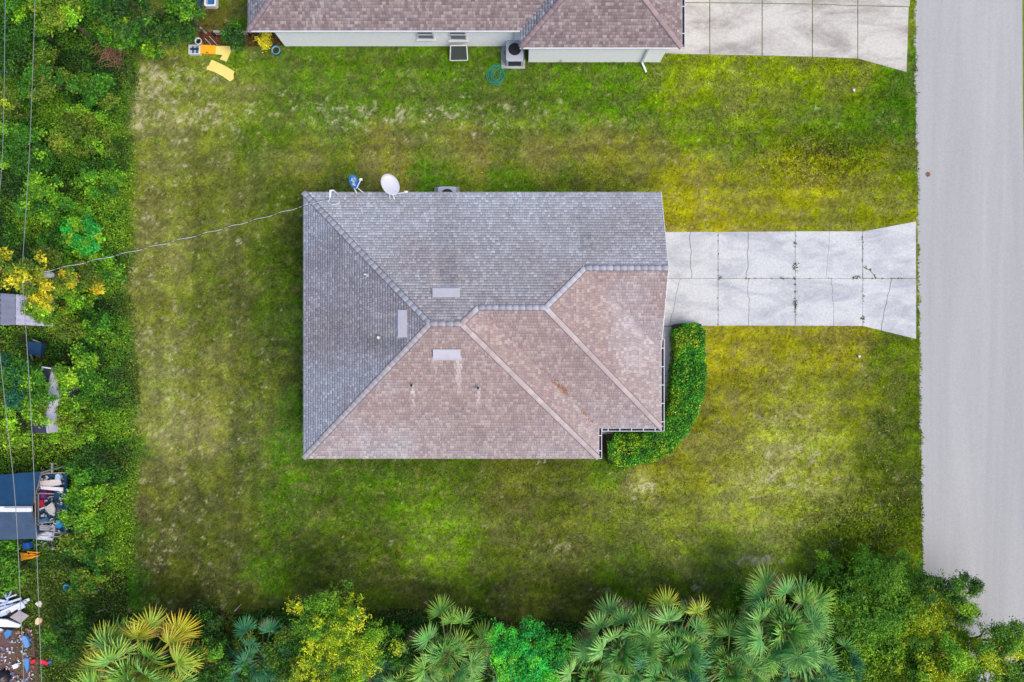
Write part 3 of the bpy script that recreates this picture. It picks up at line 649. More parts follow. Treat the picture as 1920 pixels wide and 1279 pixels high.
# ================================================================== OBJECTS NEAR THE HOUSES
def rrect(w_, d_, r, n=5):
    pts = []
    for cx_, cy_, a0 in ((w_ / 2 - r, d_ / 2 - r, 0), (-w_ / 2 + r, d_ / 2 - r, 90), (-w_ / 2 + r, -d_ / 2 + r, 180), (w_ / 2 - r, -d_ / 2 + r, 270)):
        for i in range(n + 1): t = R(a0 + 90 * i / n); pts.append((cx_ + r * math.cos(t), cy_ + r * math.sin(t)))
    return pts
def ac_unit(loc, w_, d_, h, fan_y, label, pad=True):
    t = empty('air_conditioner', tuple(loc), label, 'air conditioner')
    if pad: MB().box((-.08, .02, .05), (w_ + .4, d_ + .28, .1)).build('pad', M['old_conc'], t)
    MB().prism(rrect(w_, d_, .09), .1, h - .06).build('coil', M['acdark'], t)
    for sx in (-1, 1):
        for sy in (-1, 1): MB().box((sx * (w_ / 2 - .04), sy * (d_ / 2 - .04), h / 2), (.1, .1, h - .2)).build('corner_post', M['ac'], t)
    rf = .33
    # top plate with a round opening
    m_ = MB(); k_ = 48; outer = []; ring = []
    for i in range(k_):
        a_ = 2 * math.pi * i / k_; cs, sn = math.cos(a_), math.sin(a_); tt = ((abs(cs) / (w_ / 2 + .02)) ** 9 + (abs(sn) / (d_ / 2 + .02)) ** 9) ** (-1 / 9)
        outer.append((tt * cs, tt * sn)); ring.append((rf * cs, fan_y + rf * sn))
    m_.v = [(x, y, h - .06) for x, y in outer] + [(x, y, h) for x, y in outer] + [(x, y, h + .02) for x, y in ring] + [(x, y, h - .3) for x, y in ring]
    for i in range(k_):
        j = (i + 1) % k_; m_.f += [(i, j, k_ + j, k_ + i), (k_ + i, k_ + j, 2 * k_ + j, 2 * k_ + i), (2 * k_ + i, 2 * k_ + j, 3 * k_ + j, 3 * k_ + i)]
    m_.build('top_panel', M['ac'], t)
    fan = MB().lathe([(0, -.02), (.1, -.02), (.1, -.12), (0, -.12)], (0, fan_y, h - .06), 16).build('fan_hub', M['acdark'], t)
    for i in range(3):
        a_ = i * 2.094 + .9; bl = MB(); L0, L1 = .08, .3
        bl.v = [(L0 * math.cos(a_ - .5), fan_y + L0 * math.sin(a_ - .5), h - .12), (L1 * math.cos(a_ - .45), fan_y + L1 * math.sin(a_ - .45), h - .1), (L1 * math.cos(a_ + .3), fan_y + L1 * math.sin(a_ + .3), h - .2), (L0 * math.cos(a_ + .3), fan_y + L0 * math.sin(a_ + .3), h - .18)]
        bl.f = [(0, 1, 2, 3)]; bl.build('blade', M['galv'] if i == 1 else M['acdark'], t)
    gr = MB()
    for r_ in (.12, .2, .28): gr.lathe([(r_ - .004, .03), (r_ + .004, .03), (r_ + .004, .038), (r_ - .004, .038)], (0, fan_y, h), 24)
    for i in range(8): a_ = i * math.pi / 4; gr.bar((0, fan_y, h + .03), (.33 * math.cos(a_), fan_y + .33 * math.sin(a_), h + .025), .008, .008)
    gr.build('grille', M['dark'], t)
    return t
ac_unit(P(965, 107.5, 0) * 1 + Vector((0.0, -.0, 0)), .84, 1.0, .78, .1, 'grey air conditioner on concrete pad beside the white neighbouring house')
ac_unit(Vector((-3.3, 7.42, 0)), .9, .86, .8, 0, 'air conditioner half hidden under the grey eave of the centre house')
def dish(loc, base, aim, rw, rh, m, label, legs, lnb, text=None, down=(.45, -.9, 0)):
    t = empty('satellite_dish', tuple(base), label, 'satellite dish')
    L = Vector(loc) - Vector(base); aim = Vector(aim).normalized()
    dn = Vector(down); ya = -(dn - aim * dn.dot(aim)).normalized(); xa = ya.cross(aim); Tm = Matrix.Translation(L) @ Matrix((xa, ya, aim)).transposed().to_4x4()
    d = MB(); nr, ns = 7, 32
    for s_, off in ((1, 0), (-1, -.015)):
        n0 = len(d.v)
        for i in range(nr):
            f = i / (nr - 1)
            for j in range(ns):
                a_ = 2 * math.pi * j / ns; d.v.append(tuple(Tm @ Vector((rw * f * math.cos(a_), rh * f * math.sin(a_), .10 * f * f + off))))
        for i in range(nr - 1):
            for j in range(ns):
                j2 = (j + 1) % ns; qd = (n0 + i * ns + j, n0 + i * ns + j2, n0 + (i + 1) * ns + j2, n0 + (i + 1) * ns + j); d.f.append(qd if s_ > 0 else qd[::-1])
    for j in range(ns): j2 = (j + 1) % ns; d.f.append(((nr - 1) * ns + j, (nr - 1) * ns + j2, nr * ns + (nr - 1) * ns + j2, nr * ns + (nr - 1) * ns + j))
    rf = d.build('reflector', m, t, True)
    rim = [Tm @ Vector((rw * math.cos(a_), rh * math.sin(a_), .10)) for a_ in np.linspace(0, 6.2832, 33)]
    MB().tube(rim, .014, 6, False).build('rim', M['dish_white'] if m is M['dish_white'] else M['dish_blue'], rf, True)
    back = Tm @ Vector((0, 0, -.06))
    MB().tube([back + aim * .05, back - aim * .1, Vector((0, 0, 0))], .028, 8).build('mount', M['gutter'], t)
    for lg in legs: MB().tube([back - aim * .08, Vector(lg) - Vector(base)], .02, 6).build('strut', M['gutter'], t)
    e = Vector(lnb) - Vector(base)
    MB().tube([Tm @ Vector((0, -rh * .95, .08)), e], .022, 8).build('feed_arm', M['white'], t)
    hd = MB().box(tuple(e), (.13, .1, .1)).build('receiver', M['white'], t, bevel=.015)
    MB().tube([e, e + (L - e).normalized() * .1], .04, 8).build('feed_horn', M['white'], t)
    if text:
        cu = bpy.data.curves.new('lettering', 'FONT'); cu.body = text; cu.size = .24; cu.align_x = 'CENTER'; cu.align_y = 'CENTER'; cu.extrude = .004
        cu.materials.append(M['white']); tmp = new_obj('lettering_curve', cu); dg = bpy.context.evaluated_depsgraph_get()
        me = bpy.data.meshes.new_from_object(tmp.evaluated_get(dg)); bpy.data.objects.remove(tmp); me.materials.clear(); me.materials.append(M['white']); o = new_obj('lettering', me, rf)
        o.matrix_local = Tm @ Matrix.Translation((-.02, 0, .035)) @ Matrix.Rotation(R(90), 4, 'Z')
    return t
zb = 3.0
b = P(668, 372, 2.75); b.z = zroof(b.x, min(b.y, YN - .05)) 
dish(P(662, 342, 3.2), (b.x, YN - .06, zroof(b.x, YN - .06)), (.62, .12, .72), .24, .34, M['dish_blue'], 'small blue satellite dish with white lettering on the roof edge', [P(681, 361, 2.65)], P(677, 336.5, 3.35), 'dish')
b = P(740, 374, 2.75); bz = zroof(b.x, b.y)
dish(P(731, 347.5, 3.25), (b.x, b.y, bz), (.34, .16, .92), .41, .53, M['dish_white'], 'large white satellite dish on the roof edge', [(b.x - .25, b.y + .1, zroof(b.x - .25, b.y + .1))], P(762, 360, 3.45))
# garden hose: tangled coils
hp = []
for i in range(150):
    t = i * .29; r_ = .32 + .1 * math.sin(t * .37) ; hp.append((P(931, 141).x + r_ * math.cos(t) * (1 + .2 * math.sin(t * .21)) + .1 * math.sin(t * .13), P(931, 141).y + r_ * 1.25 * math.sin(t + .4 * math.sin(t * .17)) + .1 * math.cos(t * .11), .07 + .05 * abs(math.sin(t * .5))))
hp += [(P(940, 118).x, P(940, 118).y, .06), (P(939, 100).x, P(939, 100).y, .06), (P(942, 90).x, 15.28, .3)]
tag(MB().tube(hp, .014, 6).build('garden_hose', M['hose'], smooth=True), 'tangled teal garden hose on the grass by the air conditioner', 'hose')
# window screen leaning on the neighbour's wall
ws = empty('window_screen', label='dark insect screen in a white frame propped against the white wall', cat='window screen')
a_, b_, c_, d_ = P(845, 85.5, .75), P(875, 85.5, .75), P(877, 113, .08), P(844, 113.5, .08)
for s_, e_ in ((a_, b_), (b_, c_), (c_, d_), (d_, a_)): MB().bar(s_, e_, .05, .03).build('frame', M['white'], ws)
n_ = Vector((0, 0, .008)); MB().quad(a_, d_, c_, b_).quad(a_ - n_, b_ - n_, c_ - n_, d_ - n_).build('mesh_panel', M['screen'], ws)
# flattened cardboard
def card(name, pieces, m, label, cat, z=.1, seed=0):
    t = empty(name, label=label, cat=cat); r = random.Random(seed)
    for i, pc in enumerate(pieces): MB().prism(shrink(px_poly(pc), .004), z + .01 * i, z + .012 + .01 * i).build('panel', m, t)
    return t
card('cardboard_sheet', [[(399, 113.5), (410, 118.5), (404, 137), (389, 132), (390, 127), (394, 124), (395, 120)], [(410, 118.5), (427, 127), (421, 146), (404, 137)], [(427, 127), (442, 136), (440, 140), (440.5, 150), (433, 155), (421, 146)]], M['card'], 'pale yellow flattened cardboard sheet lying on the grass', 'cardboard', z=.11)
card('cardboard_box', [[(406, 88), (433, 88), (435, 99), (424, 100), (421, 106), (406, 104)], [(424, 98), (435, 99), (427, 118), (414, 113)]], M['card'], 'bent yellow cardboard piece beside the orange box', 'cardboard', z=.12)
t = empty('orange_box', label='orange flat box between white crate and yellow cardboard', cat='box')
MB().prism(px_poly([(379, 88), (407, 88), (406, 104), (378, 103)]), .05, .2).build('body', M['orange'], t, bevel=.01); MB().prism(px_poly([(378.5, 87.5), (397, 87.5), (396.5, 103.5), (378, 103.5)]), .202, .215).build('flap', M['orange'], t); MB().box(P(388, 98, .22), (.12, .04, .01)).build('slot', M['dark'], t)
t = empty('plastic_crate', label='white plastic crate with blue slats next to the orange box', cat='crate')
cc_ = P(366, 94.5, .15)
for sx, sy, lx, ly in ((0, .22, .58, .04), (0, -.22, .58, .04), (.27, 0, .04, .4), (-.27, 0, .04, .4)): MB().box(cc_ + Vector((sx, sy, .0)), (lx, ly, .26)).build('side', M['white'], t)
cmat('blue_plastic', (70, 110, 160))
for i in range(5): MB().box(cc_ + Vector((-.2 + .1 * i, 0, .02)), (.05, .38, .02)).build('slat', M['blue_plastic'] if i % 2 else M['white'], t)
MB().box(cc_ + Vector((0, .05, .05)), (.46, .1, .03)).build('handle_bar', cmat('navy_plastic', (30, 50, 90)), t)
def pot(px, py, r, h, m, label, name='plant_pot', soil='soil'):
    p = P(px, py, h); p.z = 0; t = empty(name, tuple(p), label, 'pot')
    MB().lathe([(r * .7, 0), (r * .75, .01), (r * .97, h - .05), (r * 1.03, h - .05), (r * 1.03, h), (r * .84, h), (r * .8, h - .12)], (0, 0, 0.02), 24).build('shell', m, t, True)
    MB().lathe([(0, h - .1), (r * .82, h - .1)], (0, 0, .02), 20).build('soil', M[soil], t); return t
pot(371.5, 77, .175, .45, M['white'], 'round white-rimmed pot with dark inside by the mulch bed', soil='dark')
pot(517, 94, .22, .4, cmat('pot_blue', (92, 150, 172)), 'blue plant pot holding the yellow shrub at the white wall corner')
# low bed beside the neighbour
mb2 = MB().prism(px_poly([(372, 60), (470, 60), (540, 62), (535, 86), (470, 88), (380, 86)]), .03, .06).build('mulch_bed', M['mulch']); tag(mb2, 'dark red-brown mulch bed between fence and cardboard', 'mulch bed', kind='structure')
fn = empty('garden_fence', label='low weathered grey board edging beside the white house corner', cat='fence')
pa, pb = P(400, 59.5, .3), P(467, 60, .3)
cmat('grey_board', (158, 152, 148), var=.3, scale=8)
for i in range(5):
    s_ = pa + (pb - pa) * (i / 5 + .004); e_ = pa + (pb - pa) * ((i + 1) / 5 - .004); MB().bar(s_ + Vector((0, 0, -.1)), e_ + Vector((0, 0, -.1 - .02 * (i % 2))), .1, .28).build('board', M['grey_board'], fn)
for i in range(4):
    s_ = pa + (pb - pa) * (i / 3); MB().box(s_ + Vector((0, -.1, -.1)), (.07, .07, .45)).build('post', M['dark'], fn)
ft = empty('leaning_rail', label='dark leaning rail fence running diagonally to the round pot', cat='fence')
for (x0, y0, x1, y1) in ((348, 26, 380, 58), (352, 24, 385, 57)): MB().bar(P(x0, y0, .6), P(x1, y1, .6), .05, .08).build('rail', cmat('rail_' + str(x0), (62, 54, 50)), ft)
for x, y in ((350, 26), (365, 42), (382, 58)): MB().box(P(x, y, .35), (.08, .08, .75)).build('post', M['grey_board'], ft)
for i, (x0, y0, x1, y1) in enumerate(((384, 72, 396, 84), (392, 68, 408, 85))): tag(MB().tube([P(x0, y0, .25), P(x1, y1, .08)], .02, 6).build('garden_stake', M['grey_board']), ['shorter grey stake lying in the mulch beside the round pot', 'longer grey stake lying in the mulch towards the cardboard'][i], 'stake')
t = empty('blue_tub', label='white-rimmed tub with blue inside on the back grass, cut by the picture top', cat='tub')
c_ = P(394.5, -4, .3); c_.z = .06
out = rrect(.62, .9, .1); inn = rrect(.44, .72, .07)
tb = MB(); k_ = len(out); tb.v = [(c_.x + x, c_.y + y, z) for z, pts in ((.02, out), (.34, out), (.34, inn), (.1, inn)) for x, y in pts]
for l in range(3):
    for i in range(k_): j = (i + 1) % k_; tb.f.append((l * k_ + i, l * k_ + j, (l + 1) * k_ + j, (l + 1) * k_ + i))
tb.build('rim', M['white'], t); MB().prism([(c_.x + x, c_.y + y) for x, y in inn], .09, .12).build('liner', cmat('tub_blue', (38, 92, 150)), t)
tp = MB(); r = random.Random(4); nn = 7
base = [P(366, -20), P(371, 6), P(377, 16), P(382, 22), P(379, 8), P(380, -20)]
tag(MB().prism([(p.x, p.y) for p in base], .05, .12).build('blue_tarp', M['blue_roof']), 'dark blue folded tarp beside the white-rimmed tub', 'tarp')
# small things in the front lawn
def sprinkler(px, py, label):
    p = P(px, py); t = empty('sprinkler', (p.x, p.y, 0), label, 'sprinkler'); MB().tube([(0, 0, 0), (0, 0, .16)], .035, 10).build('body', M['dark'], t)
    MB().lathe([(.06, .15), (.065, .19), (.03, .21), (0, .212)], (0, 0, 0), 12).build('cap', M['white'], t); MB().tube([(0, 0, .17), (.07, -.09, .1)], .015, 6).build('nozzle', M['white'], t)
sprinkler(1598, 171, 'small sprinkler in the upper front lawn near the grey driveway'); sprinkler(1608, 668, 'small sprinkler in the front lawn below the white driveway')
lf = MB(); p = P(1740, 327, .04)
for i in range(7): a_ = i * .9; lf.quad(p, p + Vector((.1 * math.cos(a_ - .35), .1 * math.sin(a_ - .35), .02)), p + Vector((.15 * math.cos(a_), .15 * math.sin(a_), .01)), p + Vector((.1 * math.cos(a_ + .35), .1 * math.sin(a_ + .35), .03)))
tag(lf.build('dead_leaf', cmat('dead_leaf', (128, 88, 60))), 'single brown dead leaf lying on the road', 'leaf')
# leaf litter caught in the roof valley
q = np.random.default_rng(8); Vv = []; cc = []
for (px, py, n, s) in ((1042, 716, 22, 5), (1052, 727, 46, 7), (1060, 736, 22, 6), (1096, 776, 14, 6), (1105, 785, 8, 6)):
    for i in range(n):
        o = q.normal(0, s * .55); e_ = q.normal(0, s * .3); b = P_roof(px + o + e_, py + o - e_, dz=.03); th = q.uniform(0, 6.28); l = q.uniform(.03, .07)
        d = np.array([math.cos(th), math.sin(th), q.uniform(-.2, .3)]) * l; sd_ = np.array([-math.sin(th), math.cos(th), 0]) * l * .5; b = np.array(b)
        Vv += [b - d, b + sd_, b + d, b - sd_]; cc.append(lin((168, 124, 98)) * q.uniform(.6, 1.1))
tag(np_mesh('leaf_litter', np.array(Vv), np.arange(len(Vv)).reshape(-1, 4), M['grass'], col=np.array(cc)), 'rust-brown dead leaves caught in the roof valley', 'leaf litter', kind='stuff')

# ================================================================== VEGETATION
def leaves(pos, nrm_up, size, col, q, aspect=.5, spread=.8):
    """rhombic leaves at pos; random orientation mostly facing up/outward"""
    n = len(pos); th = q.uniform(0, 2 * np.pi, n); nn = nrm_up + q.normal(0, spread, (n, 3)); nn[:, 2] = np.abs(nn[:, 2]) + .15; nn /= np.linalg.norm(nn, axis=1)[:, None]
    r = np.stack([np.cos(th), np.sin(th), np.zeros(n)], 1); d = r - nn * (r * nn).sum(1)[:, None]; d /= np.linalg.norm(d, axis=1)[:, None]; s = np.cross(nn, d)
    L = size * q.uniform(.6, 1.3, n)
    Lc = L[:, None]; V4 = np.stack([pos - d * Lc * .5, pos + s * Lc * aspect * .5 + nn * Lc * .06, pos + d * Lc * .5 - nn * Lc * .08, pos - s * Lc * aspect * .5 + nn * Lc * .06], 1).reshape(-1, 3)
    return V4, np.arange(4 * n).reshape(-1, 4)
def pal_cols(pal, n, q): 
    w_ = np.array([p[1] for p in pal], float); w_ /= w_.sum(); c = np.minimum(np.array([lin(p[0]) for p in pal]) * 1.5, .85); return c[q.choice(len(pal), n, p=w_)]
PAL = {
 'oak': [((90, 132, 24), 3), ((64, 112, 26), 3), ((124, 160, 24), 2), ((46, 88, 24), 1.8)],
 'gold': [((170, 184, 24), 4), ((144, 162, 22), 3), ((192, 188, 34), 2), ((112, 138, 22), 2)],
 'lime': [((112, 156, 24), 3), ((90, 138, 22), 3), ((68, 112, 22), 2.5), ((150, 184, 40), .8)],
 'green': [((58, 112, 22), 3), ((44, 92, 22), 3), ((84, 136, 26), 1.6), ((32, 72, 20), 2.5)],
 'bright': [((36, 150, 52), 3), ((60, 160, 40), 3), ((22, 120, 60), 2), ((100, 170, 36), 1.5)],
 'dark': [((34, 66, 22), 3), ((46, 82, 24), 3), ((26, 50, 22), 2), ((66, 98, 26), 1)],
 'olive': [((100, 122, 28), 3), ((80, 108, 26), 3), ((122, 132, 34), 1.2), ((62, 84, 24), 2)],
 'blue': [((30, 86, 66), 2), ((44, 104, 70), 2), ((24, 66, 52), 2)],
 'brown': [((120, 92, 70), 3), ((96, 70, 56), 3), ((146, 116, 88), 1)],
 'yellow': [((196, 184, 40), 3), ((176, 160, 34), 3), ((150, 150, 30), 2.5), ((190, 132, 40), .3)],
}
def crown_mesh(name, blobs, n, size, pal, q, mat_, parent, aspect=.5, accent=None, sprig=.16, per=12, flat=.7, upmin=-.35):
    """blobs: (x,y,z,r) ; leaves gather in sprigs on the outer shell of every blob"""
    sub = []
    for (x, y, z, r_) in blobs:
        bt = q.uniform(.7, 1.25)
        for _ in range(max(4, int(7 * r_ ** .7))):
            d_ = q.normal(0, 1, 3); d_ /= np.linalg.norm(d_); d_[2] = abs(d_[2]) if d_[2] < -.2 else d_[2]
            sub.append((x + d_[0] * r_ * .85, y + d_[1] * r_ * .85, max(.15, z + d_[2] * r_ * flat * .85), max(.16, r_ * q.uniform(.24, .44)), bt))
    bl = np.array(sub, float); wgt = bl[:, 3] ** 2; wgt /= wgt.sum(); ns = max(1, n // per)
    bi = q.choice(len(bl), ns, p=wgt); d = q.normal(0, 1, (ns, 3)); d /= np.linalg.norm(d, axis=1)[:, None]; d[:, 2] = np.where(d[:, 2] < upmin, -d[:, 2], d[:, 2])
    rad = bl[bi, 3] * (q.uniform(.5, 1.08, ns)); cen = bl[bi, :3] + d * rad[:, None] * np.array([1, 1, flat])
    nb_ = len(bl); bc = pal_cols(PAL[pal], nb_, q) * (q.uniform(.55, 1.35, nb_) * bl[:, 4])[:, None]; sc = .6 * bc[bi] + .4 * pal_cols(PAL[pal], ns, q) * bl[bi, 4][:, None]
    if accent:
        am = accent(bl[:, :3]); ab = pal_cols(PAL[accent.pal], nb_, q) * q.uniform(.75, 1.15, nb_)[:, None]; ub = (q.random(nb_) < am)[bi] & (q.random(ns) < .85); sc[ub] = (.5 * ab[bi] + .5 * pal_cols(PAL[accent.pal], ns, q))[ub]
    k = np.repeat(np.arange(ns), per); N = len(k)
    axis = d + q.normal(0, .5, (ns, 3)); axis /= np.linalg.norm(axis, axis=1)[:, None]
    pos = cen[k] + axis[k] * (q.uniform(-.5, 1, N) * sprig * 1.5)[:, None] + q.normal(0, sprig * .45, (N, 3))
    pos[:, 2] = np.maximum(pos[:, 2], .05)
    col = np.clip(sc[k] * np.exp(q.normal(0, .16, N))[:, None], 0, 1)
    V4, F4 = leaves(pos, d[k] * .8 + np.array([0, 0, .7]), size, col, q, aspect)
    return np_mesh(name, V4, F4, mat_, parent, col)
def trunk_mesh(parent, h, r, blobs, q, lean=(0, 0)):
    top = Vector((lean[0], lean[1], h)); m_ = MB()
    m_.tube([(0, 0, -.05), (lean[0] * .3, lean[1] * .3, h * .4), tuple(top)], [r, r * .8, r * .6], 8)
    for x, y, z, rr in blobs[:9]:
        e_ = Vector((x, y, z)); mid = top.lerp(e_, .5) + Vector((0, 0, .1)); m_.tube([tuple(top - Vector((0, 0, .15))), tuple(mid), tuple(e_)], [r * .45, r * .3, r * .12], 6)
    return m_.build('trunk', M['bark'], parent)
class Acc:
    def __init__(s, pal, f): s.pal = pal; s.f = f
    def __call__(s, c): return s.f(c)
SEED = [100]
def tree(name, label, cat, px, py, h, rad, pal, n, size=.13, nblob=8, accent=None, group=None, aspect=.5, squash=.75, sprig=.16, ell=(1, 1), dome=1.0, per=12):
    """crown centre appears at (px,py) when its middle is at height h"""
    SEED[0] += 1; q = np.random.default_rng(SEED[0]); c = P(px, py, h); t = empty(name, (c.x, c.y, 0), label, cat, group)
    blobs = []
    for i in range(nblob):
        a_ = i * 2.4 + q.uniform(-.4, .4); rr = rad * math.sqrt((i + .3) / nblob) * .78
        blobs.append((rr * math.cos(a_) * ell[0], rr * math.sin(a_) * ell[1], h - .0 + (.28 * rad * (1 - (rr / rad) ** 2)) * dome + q.uniform(-.12, .12) * rad, rad * q.uniform(.3, .46)))
    if h > .8: trunk_mesh(t, max(.4, h * .6), max(.04, rad * .07), blobs, q)
    ac = None
    if accent: ac = Acc(accent[0], lambda cc: accent[1](cc))
    crown_mesh('crown', blobs, n, size, pal, q, M['leaf'], t, aspect, ac, sprig, per=per, flat=squash)
    return t
# --- undergrowth masses (uncountable brush) : leaves spread over a bumpy height field
def brush(name, label, region, n, hfun, colfun, size, seed, box):
    q = np.random.default_rng(seed); x = q.uniform(box[0], box[1], n * 3); y = q.uniform(box[2], box[3], n * 3); px, py = toP(x, y)
    wgt = region(px, py); ok = q.random(len(x)) < wgt; x, y, px, py, wgt = x[ok][:n], y[ok][:n], px[ok][:n], py[ok][:n], wgt[ok][:n]
    h = hfun(px, py, x, y); e = .12; gx_ = (hfun(*toP(x + e, y), x + e, y) - h) / e; gy_ = (hfun(*toP(x, y + e), x, y + e) - h) / e
    nrm = np.stack([-gx_, -gy_, np.ones(len(x))], 1); nrm /= np.linalg.norm(nrm, axis=1)[:, None]
    z = np.maximum(.04, h * (1 - np.abs(q.normal(0, .16, len(x))))) + q.normal(0, .05, len(x)); z = np.maximum(z, .04)
    col = np.clip(colfun(px, py, x, y, q) * np.exp(q.normal(0, .25, len(x)))[:, None], 0, 1)
    V4, F4 = leaves(np.stack([x, y, z], 1), nrm, size, col, q)
    return tag(np_mesh(name, V4, F4, M['leaf'], col=col), label, 'undergrowth', kind='stuff')
def left_region(px, py):
    r = sstep(26, -8, px - left_edge(py))
    junk = ((px < 175) & (py > 560) & (py < 1065)) | ((px < 172) & (py >= 1040))
    r = np.where(junk, np.where(py < 1065, .4, 0), r); r = r * (py < 1150) * (1 - .75 * ((px > 165) & (py > 1065) & (px < 262)))
    return r
def left_h(px, py, x, y):
    base = .35 + 1.9 * fbm(x * .55, y * .55, 1, 3) ** 1.3 + .5 * (fbm(x * 2.2, y * 2.2, 3, 3) - .5)
    edge = np.clip((left_edge(py) - px) / 60, 0, 1); base = np.where((px < 172) & (py > 560), base * .25, base); return np.maximum(.06, base * (.12 + .88 * edge))
def left_col(px, py, x, y, q):
    n1 = fbm(x * .5 + 3, y * .5, 2, 4); n2 = fbm(x * 1.7, y * 1.7 + 20, 5, 3); n = len(x)
    c = pal_cols(PAL['green'], n, q); l = pal_cols(PAL['lime'], n, q); d = pal_cols(PAL['dark'], n, q); o = pal_cols(PAL['olive'], n, q)
    m = sstep(.5, .62, n1 + .18 * (n2 - .5))[:, None]; c = c * (1 - m) + l * m * .9
    m = sstep(.46, .36, n1 + .3 * (n2 - .5))[:, None]; c = c * (1 - m) + d * m
    m = (sstep(.55, .66, n2) * .35)[:, None]; c = (c * (1 - m) + o * m) * .95
    m = sstep(-30, 6, px - left_edge(py))[:, None] * .3; return c * (1 - m) + m * pal_cols(PAL['olive'], n, q)
brush('undergrowth', 'dense green brush filling the strip left of the lawn', left_region, 200000, left_h, left_col, .105, 21, (-27.5, -19.3, -14.5, 19))
def bot_region(px, py): return sstep(-8, 20, py - bottom_edge(px)) * (px > 172) * (px < road_l(py) - 4) * .95
def bot_h(px, py, x, y):
    edge = np.clip((py - bottom_edge(px)) / 60, 0, 1); return np.maximum(.06, (.2 + 1.6 * fbm(x * .8, y * .8, 4, 3) ** 1.2) * (.1 + .9 * edge))
def bot_col(px, py, x, y, q):
    n1 = fbm(x * .6 + 3, y * .6, 5, 4); n = len(x); c = .5 * pal_cols(PAL['dark'], n, q) + .5 * pal_cols(PAL['green'], n, q); o = pal_cols(PAL['olive'], n, q); g_ = pal_cols(PAL['green'], n, q)
    m = sstep(.42, .58, n1)[:, None]; c = c * (1 - m) + g_ * m; m = sstep(.42, .32, n1)[:, None]; c = c * (1 - m) + o * m * .6
    m = (sstep(1350, 1500, px) * sstep(1120, 1000, py))[:, None] * .6; return c * (1 - m) + m * pal_cols(PAL['green'], n, q)
brush('undergrowth', 'low dark brush under the palms along the bottom of the lot', bot_region, 120000, bot_h, bot_col, .11, 22, (-22.5, 21.6, -18.5, -8.5))
# coarse grass lane by the scrap heap
def lane_region(px, py): return ((py > 1030) & (px > 30) & (px < 190)) * .9 * (1 - .93 * ((px < 75) & (py > 1170))) 
def lane_h(px, py, x, y): return .04 + .14 * fbm(x * 1.5, y * 1.5, 6, 3)
def lane_col(px, py, x, y, q): 
    n1 = fbm(x * 1.1, y * 1.1, 3, 3)[:, None]; return pal_cols([((62, 92, 18), 2), ((84, 112, 22), 2), ((46, 66, 18), 2), ((90, 92, 40), .7)], len(x), q) * (.5 + n1)
brush('tall_grass', 'coarse dark green grass beside the scrap heap', lane_region, 26000, lane_h, lane_col, .11, 23, (-26.5, -21, -18.5, -10.5))

